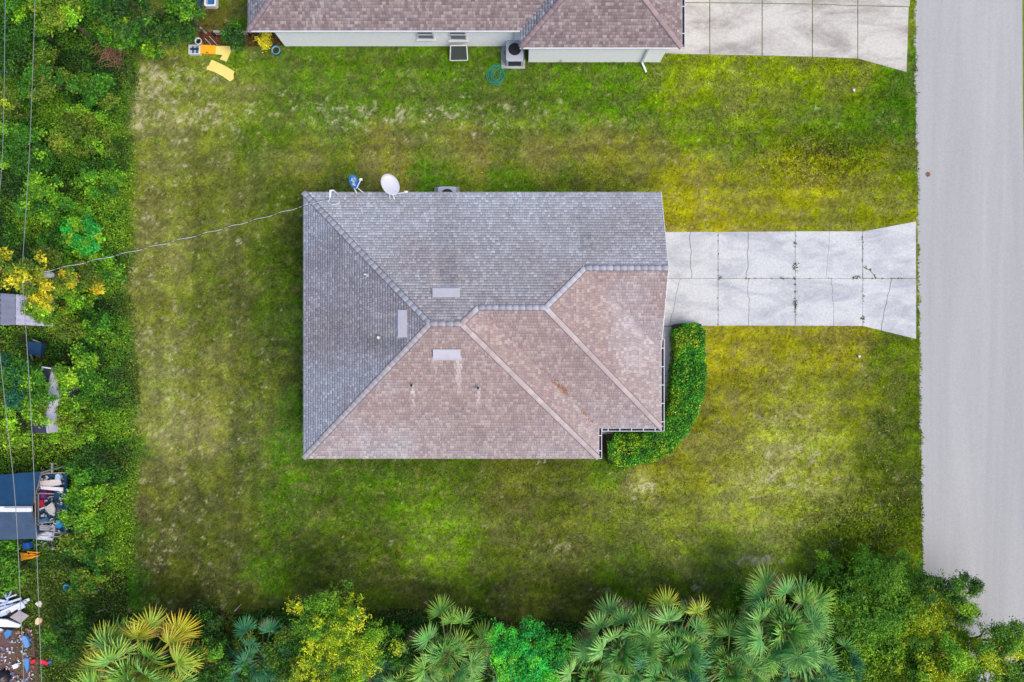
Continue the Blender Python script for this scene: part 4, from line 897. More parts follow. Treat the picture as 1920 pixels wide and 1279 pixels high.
# --- individual trees and shrubs along the left strip
accY = lambda dx, dy, s: ('gold', lambda c: np.clip(.15 + s * (c[:, 0] * dx + c[:, 1] * dy), 0, .9))
L_ = [
 ('tree', 'leafy green tree in the top left corner under the power lines', 30, 30, 3.4, 1.5, 'green', 5200, None),
 ('tree', 'yellow-green tree at the top edge between the two power lines and the dark thicket', 110, 25, 3.2, 1.45, 'lime', 4800, ('olive', lambda c: np.full(len(c), .45))),
 ('tree', 'dark green tree at the top edge left of the blue tarp', 255, 25, 2.6, 1.5, 'dark', 5200, ('green', lambda c: np.full(len(c), .35))),
 ('shrub', 'bright lime shrub above the dead brown brush pile', 232, 62, 2.3, .95, 'lime', 3000, ('green', lambda c: np.full(len(c), .5))),
 ('shrub', 'lime shrub at the top edge nearest the blue tarp', 345, 18, 2.4, .7, 'lime', 1900, ('green', lambda c: np.full(len(c), .55))),
 ('shrub', 'small lime sprig shrub closest to the white plastic crate', 285, 85, 1.2, .55, 'lime', 1100, ('green', lambda c: np.full(len(c), .5))),
 ('shrub', 'dark shrub beside the diagonal rail fence', 330, 55, 1.5, .9, 'dark', 2400, ('green', lambda c: np.full(len(c), .4))),
 ('shrub', 'broad deep green thicket shrub below the top left tree', 40, 110, 2.3, 1.5, 'green', 4400, ('dark', lambda c: np.full(len(c), .5))),
 ('shrub', 'olive shrub crossed by the inner power line at upper left', 100, 150, 2.2, 1.35, 'olive', 4000, ('green', lambda c: np.full(len(c), .55))),
 ('shrub', 'green shrub at lawn edge below the dead brown brush pile', 190, 175, 1.4, 1.1, 'green', 3200, ('olive', lambda c: np.full(len(c), .3))),
 ('shrub', 'yellowish shrub cut by the left picture edge above the dark hollow', 10, 200, 2.6, .9, 'olive', 2400, ('gold', lambda c: np.full(len(c), .4))),
 ('shrub', 'olive-green bush halfway down the upper left strip', 160, 250, 1.8, 1.35, 'olive', 4200, ('lime', lambda c: np.full(len(c), .35))),
 ('shrub', 'fresh green bush near the left picture edge opposite the upper lawn', 45, 290, 2.4, 1.3, 'green', 3900, ('lime', lambda c: np.full(len(c), .25))),
 ('shrub', 'bright green bush touching the lawn left of the tan strip', 195, 340, 1.3, 1.1, 'green', 3200, ('lime', lambda c: np.full(len(c), .5))),
 ('shrub', 'lime and green bush just inside the inner power line', 90, 380, 2.2, 1.25, 'lime', 3800, ('green', lambda c: np.full(len(c), .6))),
 ('shrub', 'vivid green bush above the service cable', 165, 440, 1.8, 1.1, 'bright', 3300, ('lime', lambda c: np.full(len(c), .5))),
 ('shrub', 'deep green shrub beside the dark hollow above the service cable', 115, 465, 1.3, .8, 'green', 2000, None),
 ('shrub', 'lime bush under the service cable at the lawn edge', 200, 500, 1.2, .95, 'lime', 2600, ('green', lambda c: np.full(len(c), .5))),
 ('shrub', 'fluffy bright green bush below the service cable', 140, 545, 1.6, 1.05, 'lime', 3200, ('green', lambda c: np.full(len(c), .35))),
 ('shrub', 'olive spiky bush right of the grey metal sheet roof', 128, 605, 1.7, .8, 'olive', 2300, ('lime', lambda c: np.full(len(c), .4))),
 ('shrub', 'green bush at lawn edge level with the roof ridge', 185, 615, 1.2, .9, 'green', 2500, ('lime', lambda c: np.full(len(c), .4))),
 ('shrub', 'large lime-leaved bush right of the grey gabled shed', 155, 715, 1.8, 1.3, 'lime', 4600, ('green', lambda c: np.full(len(c), .45))),
 ('shrub', 'lime and olive bush covering the lower corner of the gabled shed', 138, 790, 1.7, 1.15, 'lime', 3600, ('olive', lambda c: np.full(len(c), .5))),
 ('shrub', 'sprawling leafy shrub over the upper part of the gabled shed roof', 70, 728, 3.0, .75, 'green', 2200, ('lime', lambda c: np.full(len(c), .4))),
 ('shrub', 'yellow-green shrub hanging over the middle of the gabled shed roof', 72, 772, 2.9, .5, 'lime', 1300, ('olive', lambda c: np.full(len(c), .5))),
 ('shrub', 'olive shrub hanging over the metal sheet roof corner', 82, 578, 2.9, .75, 'lime', 2200, ('olive', lambda c: np.full(len(c), .5))),
 ('shrub', 'dark green bush between the gabled shed and the blue canopy', 185, 862, 1.3, 1.1, 'dark', 3000, ('green', lambda c: np.full(len(c), .5))),
 ('shrub', 'leafy green bush right of the scrap trailer', 168, 950, 1.9, 1.2, 'green', 4000, ('lime', lambda c: np.full(len(c), .5))),
 ('shrub', 'olive-green bush below the scrap trailer', 165, 1020, 1.5, 1.05, 'green', 3000, ('olive', lambda c: np.full(len(c), .5))),
 ('shrub', 'thin olive bush left of the bare patch at the lawn corner', 165, 1090, 1.2, .85, 'olive', 1900, ('green', lambda c: np.full(len(c), .5))),
 ('tree', 'teal-green tree between the metal sheet roof and the gabled shed', 35, 718, 2.8, 1.15, 'blue', 3600, ('green', lambda c: np.full(len(c), .55))),
 ('shrub', 'yellow-green shrub at the left picture edge beside the gabled shed', 22, 800, 2.6, 1.0, 'lime', 3000, ('olive', lambda c: np.full(len(c), .45))),
 ('shrub', 'small green shrub at the left edge below the orange sled', 15, 1075, 1.5, .9, 'lime', 2300, ('green', lambda c: np.full(len(c), .6))),
 ('shrub', 'small green shrub at the left edge above the orange sled', 18, 1035, 1.3, .6, 'green', 1500, None),
 ('shrub', 'dark green shrub in the mulch bed beside the white house corner', 441, 75, .8, .5, 'dark', 1300, ('green', lambda c: np.full(len(c), .35))),
]
for nm, lab, px, py, h, rad, pal, n, ac in L_:
    tree('brush_' + nm if nm == 'shrub' else 'leafy_tree', lab, nm, px, py, h, rad * 1.13, pal, int(n * 1.6), size=.13 if pal != 'olive' else .115, nblob=7, accent=ac, group='trees and shrubs of the left strip', aspect=.55, squash=.7, sprig=.15)
# yellow shrub in the blue pot
tree('potted_shrub', 'yellow-leaved shrub in the blue pot by the white wall', 'shrub', 497, 80, .75, .42, 'yellow', 900, size=.12, nblob=4, aspect=.35, sprig=.12)
# lime rosettes of young shrubs
# dead brush pile
q = np.random.default_rng(77); br = MB(); b0 = P(213, 104, .4)
for i in range(150):
    a_ = q.uniform(0, 6.28); r_ = q.uniform(0, .7); o = Vector((b0.x + r_ * math.cos(a_), b0.y + r_ * math.sin(a_), q.uniform(.1, .9))); th = q.uniform(0, 6.28); l = q.uniform(.2, .5)
    dv_ = Vector((math.cos(th) * l, math.sin(th) * l, q.uniform(-.2, .3))); br.tube([o - dv_, o + dv_ * .3 + Vector((0, 0, .05)), o + dv_], [.014, .012, .006], 4)
tag(br.build('brush_pile', cmat('dry_twigs', (138, 98, 78), var=.3, scale=4)), 'heap of dead reddish-brown twigs at the lawn edge', 'brush pile')
# --- pole and lines
PX, PY = -21.2, 3.0
pole = empty('utility_pole', (PX, PY, 0), 'wooden utility pole wrapped in yellow-green vines', 'utility pole')
MB().tube([(0, 0, -.1), (0, 0, 7.9)], [.17, .12], 12).build('shaft', M['pole'], pole)
for z in (7.75, 6.0): MB().tube([(0, 0, z), (.02, .0, z + .16)], .05, 8).build('insulator', M['galv'], pole)
MB().tube([(.26, 0, 4.6), (.26, 0, 5.2)], .15, 14).build('transformer', M['ac'], pole)
MB().bar((-.02, -.5, 5.75), (.02, .5, 5.75), .09, .1).build('crossarm', M['pole'], pole)
q = np.random.default_rng(55); vine = empty('climbing_vine', (PX, PY, 0), 'yellow and orange vine growing over the utility pole', 'vine')
vb = [(0.1 * math.sin(i), .22 * math.cos(i * 2), .8 + i * .5, .62 - .015 * i + .12 * math.sin(i * 3)) for i in range(15)]
crown_mesh('crown', vb + [(-.3, -.7, 4.6, .6), (-.5, -1.2, 4.0, .6), (.1, .7, 4.4, .6), (-.2, -.3, 5.3, .5), (-.9, -.5, 4.2, .6)], 17000, .13, 'olive', q, M['leaf'], vine, accent=Acc('yellow', lambda c: np.clip(.05 + .25 * (c[:, 2] > 3.5) - .2 * c[:, 1], 0, .7)), sprig=.14)
MB().tube([(.2, .1, 0), (.18, .14, 2.5), (.1, .16, 5)], [.04, .03, .015], 6).build('stem', M['bark'], vine)
def wire(name, pts, label, r=.016, m='wire'):
    pts = [Vector(p) for p in pts]; out = []
    for i in range(len(pts) - 1):
        p0, p1, p2, p3 = pts[max(i - 1, 0)], pts[i], pts[i + 1], pts[min(i + 2, len(pts) - 1)]
        for j in range(12):
            t = j / 12; out.append(.5 * ((2 * p1) + (p2 - p0) * t + (2 * p0 - 5 * p1 + 4 * p2 - p3) * t * t + (3 * p1 - p0 - 3 * p2 + p3) * t ** 3))
    out.append(pts[-1]); return tag(MB().tube(out, r, 6).build(name, M[m], smooth=True), label, 'power line')
wire('power_line', [P(14, -160, 6.7), P(10, 0, 7.0), P(4, 300, 7.45), (PX + .02, PY, 7.92)], 'outer overhead line from the top left corner to the vine-wrapped pole', .013)
wire('power_line', [P(72, -160, 5.3), P(66, 0, 5.35), P(55, 290, 5.75), (PX + .04, PY, 6.16)], 'inner overhead line from the top edge to the vine-wrapped pole', .014, 'wire')
wire('power_line', [(PX + .02, PY, 7.92), P(12, 780, 7.3), P(30, 960, 6.8), P(45, 1279, 6.3), P(56, 1500, 6.1)], 'outer overhead line from the vine-wrapped pole down to the scrap heap', .013)
wire('power_line', [(PX + .04, PY, 6.16), P(55, 720, 5.7), P(64, 900, 5.3), P(78, 1279, 4.9), P(88, 1500, 4.8)], 'inner overhead line from the vine-wrapped pole down past the yellow palm', .014, 'wire')
sc_ = empty('service_cable', label='twisted service cable sagging from the pole to the roof corner', cat='cable')
a_ = Vector((PX + .15, PY - .05, 5.6)); b_ = whd.copy()
for k_ in range(3):
    pts = []
    for i in range(161):
        t = i / 160; p = a_.lerp(b_, t); p.z -= .55 * 4 * t * (1 - t); ph = t * 2 * math.pi * 11 + k_ * 2.094; s_ = .022
        pts.append(p + Vector((-.2 * math.cos(ph) * s_, math.cos(ph) * s_, math.sin(ph) * s_)))
    MB().tube(pts, .0085, 5).build('conductor', M['gutter'] if k_ == 0 else M['wire_dark'], sc_, True)

# ================================================================== YARD SCRAP, LEFT EDGE
ms_ = empty('metal_shed', label='weathered grey metal sheet roof of a lean-to at the left edge', cat='shed')
zr = 2.3
def sheet(a_, b_, c_, d_, nrib, m, name, parent, amp=.03):
    """corrugated sheet a-b (top) d-c (bottom)"""
    s_ = MB(); a_, b_, c_, d_ = map(Vector, (a_, b_, c_, d_)); n = nrib * 2 + 1
    for i in range(n):
        t = i / (n - 1); z = Vector((0, 0, amp if i % 2 else 0)); s_.v += [tuple(a_.lerp(b_, t) + z), tuple(d_.lerp(c_, t) + z)]
    for i in range(n - 1): s_.f.append((2 * i, 2 * i + 1, 2 * i + 3, 2 * i + 2))
    n0 = len(s_.v); s_.v += [(x, y, z - .015) for x, y, z in s_.v]; s_.f += [tuple(n0 + j for j in f[::-1]) for f in s_.f[:n - 1]]
    return s_.build(name, m, parent)
cmat('pale_metal', (172, 168, 184), rough=.5, var=.12, metal=.2)
sheet(P(2, 610, zr), P(2, 550, zr + .2), P(29, 552, zr + .2), P(29, 609, zr), 5, M['metal_roof'], 'roof_sheet', ms_); sheet(P(30, 609, zr + .03), P(30, 552, zr + .22), P(102, 556, zr + .22), P(99, 612, zr), 5, M['pale_metal'], 'roof_sheet', ms_)
sheet(P(-70, 608, zr), P(-70, 550, zr + .2), P(1, 550, zr + .2), P(1, 609, zr), 7, M['metal_roof'], 'roof_sheet', ms_)
for px, py in ((5, 600), (95, 604), (5, 562), (95, 565)): p = P(px, py, zr); MB().box((p.x, p.y, zr / 2), (.09, .09, zr - .02)).build('post', M['bark'], ms_)
gs = empty('gabled_shed', label='small gabled shed with dark and pale roof slopes among bushes', cat='shed')
zr, ze = 2.7, 2.15
rA, rB, rC = P(99, 694, zr), P(83, 762, zr), P(90, 812, zr); eA, eB, eC = P(120, 697, ze), P(112, 762, ze), P(109, 810, ze); wA, wB, wC = P(70, 688, ze), P(55, 760, ze), P(58, 812, ze)
for i, (a, b, c, d) in enumerate(((rA, rB, eB, eA), (rB, rC, eC, eB))): sheet(d, c, b, a, 1, M['pale_metal'], 'roof_sheet', gs, .0)  # east slope in the pale metal, its light partly in the colour
for a, b, c, d in ((rA, rB, wB, wA), (rB, rC, wC, wB)): sheet(a, b, c, d, 1, cmat('shaded_metal', (62, 62, 84), rough=.6), 'roof_sheet', gs, .0)  # west slope's shade partly painted in as a darker metal
MB().bar(rA, rB, .1, .03).bar(rB, rC, .1, .03).build('ridge_cap', M['pale_metal'], gs)
MB().prism([tuple(v[:2]) for v in (wA.lerp(eA, .08), wC.lerp(eC, .08), wC.lerp(eC, .92), wA.lerp(eA, .92))], 0, ze - .06).build('wall', M['metal_roof'], gs)
# blue ground clutter between
tag(MB().prism([tuple(P(x, y, 1.2)[:2]) for x, y in ((52, 640), (78, 644), (76, 668), (54, 664))], .9, 1.2).build('blue_barrel_rack', cmat('rack_blue', (22, 60, 92))), 'dark blue box in the shade below the metal sheet roof', 'box')
bk = P(72, 668, .5); t = empty('red_bucket', (bk.x, bk.y, 0), 'small red bucket in the shade between the two sheds', 'bucket'); MB().lathe([(.1, 0), (.13, .3), (.14, .3), (.12, .28), (.09, .03), (0, .03)], (0, 0, .02), 14).build('shell', cmat('red_plastic', (150, 24, 40)), t); MB().tube([(-.13, 0, .3), (-.09, .05, .4), (.09, .05, .4), (.13, 0, .3)], .008, 5).build('handle', M['galv'], t)
tag(MB().bar(P(62, 637, .9), P(77, 643, .9), .06, .04).build('loose_plank', M['grey_board']), 'pale plank lying across the dark blue box', 'plank')
tag(MB().bar(P(54, 655, .9), P(62, 676, .3), .05, .04).build('loose_plank', M['grey_board']), 'thin plank leaning beside the inner power line', 'plank')
tag(MB().bar(P(78, 688, 2.75), P(116, 694, 2.3), .06, .05).build('loose_plank', M['pale_metal']), 'pale trim strip along the top of the gabled shed', 'strip')
tag(MB().bar(P(34, 681, 1.6), P(49, 684, 1.6), .1, .04).build('loose_plank', M['white']), 'white strip above the teal-green tree', 'strip')
# blue canopy with white ridge beam
cn = empty('canopy', label='blue tarp canopy with white ridge beam at the left edge', cat='canopy'); zr, ze = 2.6, 2.2
cr0, cr1 = P(-90, 954, zr), P(61, 954, zr)
for nm, pts in (('tarp', [P(-90, 890, ze), P(6, 890, ze), P(76, 884, ze), P(66, 918, zr - .2), P(60, 949, zr), P(-90, 949, zr)]), ('tarp', [P(-90, 959, zr), P(60, 959, zr), P(66, 985, zr - .18), P(69, 1010, ze), P(5, 1012, ze), P(-90, 1012, ze)])):
    m_ = MB(); m_.quad(*pts[::-1]); m_.quad(*[p - Vector((0, 0, .02)) for p in pts]); m_.build(nm, M['blue_roof'] if pts[0].y > cr0.y else cmat('grey_blue_tarp', (54, 72, 96), var=.2), cn)
MB().bar(cr0 + Vector((0, 0, .05)), cr1 + Vector((0, 0, .05)), .26, .1).build('ridge_beam', M['white'], cn)
MB().bar(P(8, 952, zr + .13), P(60, 952, zr + .13), .03, .04).build('seam', M['grey_board'], cn)
for px, py in ((70, 888), (66, 1005)): p = P(px, py, ze); MB().tube([(p.x, p.y, 0), (p.x, p.y, ze)], .04, 8).build('leg', M['galv'], cn)
# scrap trailer
tr = empty('utility_trailer', label='open blue trailer with metal rails full of scrap', cat='trailer'); zt = .75
trp = px_poly([(70, 892), (124, 888), (128, 1000), (68, 1008)]); s_f = (H - zt) / H
trp = [(x * s_f, y * s_f) for x, y in trp]
MB().prism(trp, zt - .12, zt).build('bed', cmat('trailer_blue', (16, 62, 92), var=.3), tr)
cmat('rail_metal', (150, 138, 132), var=.2)
def rail(a_, b_, z0, z1): MB().bar(P(*a_, z0), P(*b_, z1), .045, .045).build('rail', M['rail_metal'], tr)
for a_, b_ in (((77, 890), (60, 950)), ((60, 952), (70, 1008)), ((68, 925), (101, 926)), ((67, 930), (66, 985)), ((72, 925), (72, 985)), ((66, 982), (102, 978)), ((77, 889), (120, 886)), ((70, 1004), (122, 1007)), ((100, 998), (124, 1000)), ((100, 931), (92, 932)), ((122, 993), (125, 1008))): rail(a_, b_, 1.25, 1.25)
for px, py in ((77, 890), (120, 887), (70, 1005), (123, 1004)): p = P(px, py, 1.25); MB().box((p.x, p.y, .95), (.06, .06, .6)).build('post', M['rail_metal'], tr)
for px, py in ((66, 950), (129, 950)):
    p = P(px, py, .3); wh = MB().tube([(p.x - .1, p.y, .32), (p.x + .1, p.y, .32)], .32, 18).build('wheel', M['dark'], tr)
MB().bar(P(98, 888, .6), P(98, 868, .5), .08, .08).build('drawbar', M['galv'], tr)
def slabthing(name, label, cat, pts, z, h, c, tilt=0):
    k_ = (H - z) / H; pp = [(x * k_, y * k_) for x, y in px_poly(pts)]; mm = 'c%02x%02x%02x' % c
    if mm not in M: cmat(mm, c, rough=.7, var=.14, scale=5)
    m_ = MB().prism(pp, z, z + h)
    if tilt:
        y0 = pp[0][1]; m_.v = [(x, y, zz + tilt * (y - y0)) for x, y, zz in m_.v]
    return tag(m_.build(name, M[mm]), label, cat)
slabthing('white_board', 'cream board, uppermost in the scrap trailer', 'board', [(75, 902), (113, 898), (117, 908), (78, 916)], .95, .05, (206, 196, 196))
slabthing('white_board', 'long white board below the cream board in the scrap trailer', 'board', [(76, 911), (119, 914), (119, 921), (78, 917)], 1.02, .05, (222, 220, 226))
slabthing('white_board', 'thin white lath at the upper left corner of the scrap trailer', 'board', [(75, 901), (90, 899), (90, 902), (75, 904)], .9, .04, (206, 206, 214))
slabthing('pale_blue_bag', 'pale blue bag at the top of the scrap trailer', 'bag', [(108, 889), (114, 887), (118, 893), (115, 899), (108, 897)], .85, .18, (160, 190, 214))
slabthing('purple_crate', 'purple crate in the scrap trailer', 'crate', [(84, 917), (91, 917), (91, 932), (84, 932)], .78, .3, (112, 40, 120)); slabthing('dark_crate', 'dark maroon box beside the purple crate', 'box', [(91.5, 917), (101, 917), (101, 931), (91.5, 931)], .77, .2, (56, 16, 50))
slabthing('red_cloth', 'crumpled red cloth in the scrap trailer', 'cloth', [(75, 937), (82, 936), (85, 946), (80, 952), (73, 950)], .85, .1, (180, 30, 64))
slabthing('grey_sheet', 'bent grey metal sheet leaning in the scrap trailer', 'metal sheet', [(84, 952), (100, 941), (104, 953), (101, 968), (92, 964)], 1.0, .05, (176, 172, 174), .15)
slabthing('white_strip', 'slim white strip under the red cloth', 'strip', [(73, 954), (86, 949), (87, 951), (74, 957)], .98, .04, (214, 206, 214))
slabthing('blue_box', 'dusty blue box left of the striped mat in trailer', 'box', [(77, 972), (90, 970), (91, 979), (78, 981)], .78, .2, (84, 128, 170))
mt_ = empty('striped_mat', label='grey striped folded mat in the lower half of the scrap trailer', cat='mat')
for i in range(5):
    k_ = (H - .9) / H; pp = [(x * k_, y * k_) for x, y in px_poly([(75, 984 + 2.1 * i), (104, 986 + 2.1 * i), (104, 987.7 + 2.1 * i), (75, 985.7 + 2.1 * i)])]; MB().prism(pp, .85, .93 + .02 * (i % 2)).build('stripe', M['pale_metal'] if i % 2 else M['c%02x%02x%02x' % (176, 172, 174)], mt_)
slabthing('blue_tarp', 'small bright blue tarp at the lower right of the trailer', 'tarp', [(108, 975), (113, 974), (119, 986), (112, 991), (106, 988)], .9, .07, (24, 130, 190))
slabthing('white_bag', 'white plastic bag in the lower half of the scrap trailer', 'bag', [(80, 997), (92, 995), (103, 997), (101, 1005), (88, 1007), (79, 1004)], .85, .2, (196, 204, 222)); slabthing('white_board', 'pale board along the lower rim of the trailer', 'board', [(70, 1005), (100, 1009), (99, 1013), (69, 1011)], .98, .05, (170, 176, 196))
slabthing('blue_bag', 'bright blue bag under the lower edge of the canopy', 'bag', [(48, 1016), (60, 1015), (62, 1026), (50, 1029)], .3, .25, (28, 84, 160))
slabthing('white_rag', 'white rag on the ground below the trailer', 'rag', [(95, 1029), (107, 1024), (109, 1029), (97, 1033)], .1, .06, (200, 180, 184))
# orange sled
sk = empty('orange_sled', label='orange plastic sled lying below the blue canopy', cat='sled'); o_ = px_poly([(47, 1032), (52, 1033), (66, 1033.5), (75, 1035), (77, 1039), (70, 1043), (52, 1046), (51, 1048), (48, 1047), (49, 1042)])
MB().prism(o_, .3, .38).build('base', cmat('sled_orange', (230, 150, 20)), sk); MB().bar(P(52, 1034, .42), P(74, 1036, .42), .05, .12).bar(P(52, 1045, .42), P(73, 1042, .42), .05, .12).build('side_rim', M['sled_orange'], sk); MB().box(P(54, 1037, .39), (.08, .14, .03)).build('slot', M['dark'], sk)
# timber heap: boards one by one
bd = [((0, 1141), (50, 1129), 5, .42, 'topmost long pale board of the timber heap'), ((0, 1135), (40, 1122), 4, .3, 'upper slanting board of the timber heap'), ((8, 1138), (26, 1096), 2.2, .5, 'thin lath standing out above the timber heap'), ((2, 1148), (42, 1130), 4, .5, 'board crossing just under the topmost long board'), ((12, 1122), (31, 1115), 2.5, .55, 'short lath pointing up-right out of the timber heap'), ((0, 1126), (24, 1130), 5, .25, 'pale board half buried at the top of the timber heap'),
      ((6, 1108), (13, 1120), 5, .3, 'short wide offcut at the top of the timber heap'), ((20, 1145), (33, 1137), 8, .35, 'square blue-white offcut in the middle of the timber heap'), ((0, 1152), (12, 1148), 9, .3, 'wide grey-blue offcut at the left of the timber heap'), ((33, 1141), (46, 1135), 8, .48, 'pale square block beside the grey square board'), ((9, 1150), (20, 1141), 8, .28, 'blue-grey offcut beneath the crossing boards'), ((36, 1131), (55, 1124), 5, .36, 'blue-tinted board end at the right tip of the timber heap')]
for i, (a_, b_, wd, z, lab) in enumerate(bd):
    c = [(176, 186, 212), (196, 204, 224), (150, 168, 200), (206, 208, 218)][i % 4]; mm = 'bd%d' % (i % 4)
    if mm not in M: cmat(mm, c, var=.15, scale=6)
    tag(MB().bar(P(*a_, z), P(*b_, z + .06), wd / 36, .05).build('board', M[mm]), lab, 'board', 'boards of the timber heap')
slabthing('square_board', 'square grey-brown board at the foot of the timber heap', 'board', [(19, 1157), (37, 1144), (55, 1154), (40, 1168)], .4, .04, (156, 146, 148)); slabthing('white_beam', 'long white beam below the timber heap at left edge', 'beam', [(-8, 1159), (15, 1160), (40, 1169), (39, 1175), (-8, 1173)], .25, .12, (216, 218, 230)); slabthing('white_beam', 'white plank end under the long white beam at left edge', 'plank', [(-8, 1177), (4, 1178), (5, 1182), (-8, 1183)], .15, .06, (206, 212, 228))
slabthing('white_rag', 'white and brown rag beside the inner line right of the timber heap', 'rag', [(67, 1131), (71, 1128), (77, 1126), (80, 1131), (77, 1138), (72, 1136)], .12, .07, (210, 196, 190)); slabthing('beige_bag', 'beige bag on the grass beside the inner line', 'bag', [(70, 1160), (74, 1156), (80, 1158), (80, 1165), (74, 1170), (70, 1168)], .12, .15, (222, 190, 150))
t = empty('teal_bucket', tuple(P(132, 1097)), 'small teal bucket among the weeds left of the lawn corner', 'bucket'); MB().lathe([(.13, 0), (.17, .28), (.18, .28), (.15, .26), (.11, .03), (0, .03)], (0, 0, .05), 16).build('shell', cmat('teal_plastic', (24, 124, 150)), t); MB().tube([(-.17, 0, .3), (-.1, .1, .36), (.1, .1, .36), (.17, 0, .3)], .01, 5).build('handle', M['galv'], t)
slabthing('white_box', 'white box with rounded corners on the littered ground', 'box', [(26, 1246), (35, 1242), (37, 1249), (28, 1253)], .1, .12, (216, 220, 228)); slabthing('red_cloth', 'red cloth on the ground between the two lower lines', 'cloth', [(58, 1238), (67, 1235), (68, 1241), (60, 1244)], .1, .06, (200, 30, 50)); slabthing('red_cloth', 'brighter red cloth crossed by the inner line near bottom left', 'cloth', [(76, 1235), (84, 1237), (92, 1240), (90, 1246), (78, 1243)], .1, .09, (214, 24, 70))
slabthing('blue_rag', 'small blue rag touching the brighter red cloth', 'rag', [(91, 1240), (97, 1237), (98, 1242), (93, 1245)], .1, .05, (40, 90, 160)); slabthing('blue_tarp', 'crumpled pale blue tarp along the outer line above the red cloth', 'tarp', [(46, 1190), (52, 1192), (55, 1198), (58, 1210), (52, 1214), (47, 1206), (44, 1196)], .12, .12, (96, 140, 190)); slabthing('blue_tarp', 'crumpled blue tarp below the white beam', 'tarp', [(10, 1186), (16, 1179), (24, 1181), (22, 1190), (14, 1197)], .12, .1, (70, 120, 176)); slabthing('blue_tarp', 'strip of blue tarp left of the red cloth', 'tarp', [(48, 1232), (56, 1234), (55, 1252), (52, 1260), (48, 1248)], .12, .08, (80, 130, 184))
bb = MB().lathe([(.0, .45), (.15, .43), (.33, .3), (.4, .12), (.36, .0)], tuple(P(9, 1268)), 14); q = np.random.default_rng(2); bb.v = [(x + q.normal(0, .03), y + q.normal(0, .03), max(.02, z + q.normal(0, .03))) for x, y, z in bb.v]
tag(bb.build('rubbish_bag', cmat('black_bag', (34, 26, 34), rough=.35), smooth=True), 'black rubbish bag in the bottom left corner', 'rubbish bag')
slabthing('littered_ground', 'trampled bare brown ground under the litter', 'ground', [(-60, 1175), (62, 1185), (66, 1230), (92, 1250), (85, 1420), (-60, 1420)], .004, .02, (92, 66, 58))['kind'] = 'structure'
q = np.random.default_rng(31); Vv = []; cc = []
pc = [(220, 214, 224), (150, 180, 214), (190, 180, 190), (90, 130, 180), (186, 120, 70), (206, 200, 196), (80, 60, 56)]
for i in range(430):
    if i < 170: px, py = q.uniform(0, 62), q.uniform(1180, 1285)
    elif i < 300: px, py = q.uniform(72, 120), q.uniform(890, 1010)
    else: px, py = q.uniform(0, 100), q.uniform(1010, 1032)
    zz = .85 if 170 <= i < 300 else .06; b = np.array(P(px, py, zz + q.uniform(0, .08))); th = q.uniform(0, 6.28); l = q.uniform(.02, .08); w2 = l * q.uniform(.3, .9)
    d = np.array([math.cos(th), math.sin(th), q.uniform(-.3, .3)]) * l; s_ = np.array([-math.sin(th), math.cos(th), q.uniform(-.3, .3)]) * w2
    Vv += [b - d - s_, b + d - s_, b + d + s_, b - d + s_]; cc.append(lin(pc[q.choice(7, p=[.26, .14, .18, .1, .08, .14, .1])]) * q.uniform(.4, .95))
Vv = np.array(Vv); Vv[:, 2] = np.maximum(Vv[:, 2], .03)
tag(np_mesh('litter', Vv, np.arange(len(Vv)).reshape(-1, 4), M['junk'], col=np.array(cc)), 'scattered small scraps of rubbish along the left edge', 'litter', kind='stuff')

# ================================================================== HEDGE
hc = [Vector(p) for p in (P(1295, 606, 1.1), P(1296, 660, 1.1), P(1293, 722, 1.1), P(1281, 775, 1.1), P(1252, 818, 1.1), P(1208, 842, 1.1), P(1140, 846, 1.1))]
hc = [Vector((p.x, p.y, 0)) for p in hc]
def cr(pts, m=14):
    out = []
    for i in range(len(pts) - 1):
        p0, p1, p2, p3 = pts[max(i - 1, 0)], pts[i], pts[i + 1], pts[min(i + 2, len(pts) - 1)]
        for j in range(m): t = j / m; out.append(.5 * ((2 * p1) + (p2 - p0) * t + (2 * p0 - 5 * p1 + 4 * p2 - p3) * t * t + (3 * p1 - p0 - 3 * p2 + p3) * t ** 3))
    return out + [pts[-1]]
hl = cr(hc); hedge = empty('hedge', tuple(hl[0]), 'clipped green hedge curving round the front corner of the house', 'hedge')
o0 = hl[0]; q = np.random.default_rng(60); n = 36000
seg = q.integers(0, len(hl) - 1, n); t = q.random(n); A0 = np.array([tuple(p) for p in hl]); pos = A0[seg] * (1 - t[:, None]) + A0[seg + 1] * t[:, None]; tn = A0[seg + 1] - A0[seg]; tn /= np.linalg.norm(tn, axis=1)[:, None]; sdv = np.stack([-tn[:, 1], tn[:, 0], np.zeros(n)], 1)
ua = q.uniform(-.15, math.pi + .15, n); Wd = .88 * (.76 + .46 * fbm(pos[:, 0] * 1.2, pos[:, 1] * 1.2, 2, 3)); cu, su = np.cos(ua), np.sin(ua); sg = lambda v, p: np.sign(v) * np.abs(v) ** p
endt = np.minimum(np.arange(len(hl))[seg] + t, len(hl) - 1 - (np.arange(len(hl))[seg] + t)); ef = np.clip(endt / 4, .55, 1)
hh = 1.12 + .36 * (fbm(pos[:, 0] * 1.6, pos[:, 1] * 1.6, 4, 3) - .5)
dep = 1 - np.abs(q.normal(0, .07, n))
pp = pos + sdv * (sg(cu, .55) * Wd * dep * ef)[:, None]; pp[:, 2] = np.maximum(.06, .15 + (hh - .15) * sg(su, .45) * dep) + q.normal(0, .035, n)
nr = sdv * cu[:, None] + np.array([0, 0, 1]) * np.maximum(su, 0)[:, None]
tp = q.random(n) < .5; lu = q.uniform(-1, 1, n); pt_ = pos + sdv * (lu * Wd * ef * .95)[:, None]; pt_[:, 2] = hh * (1 - .16 * np.abs(lu) ** 4) * dep + q.normal(0, .04, n)
pp[tp] = pt_[tp]; nr[tp] = np.array([0, 0, 1.0]) + sdv[tp] * lu[tp][:, None] * .5
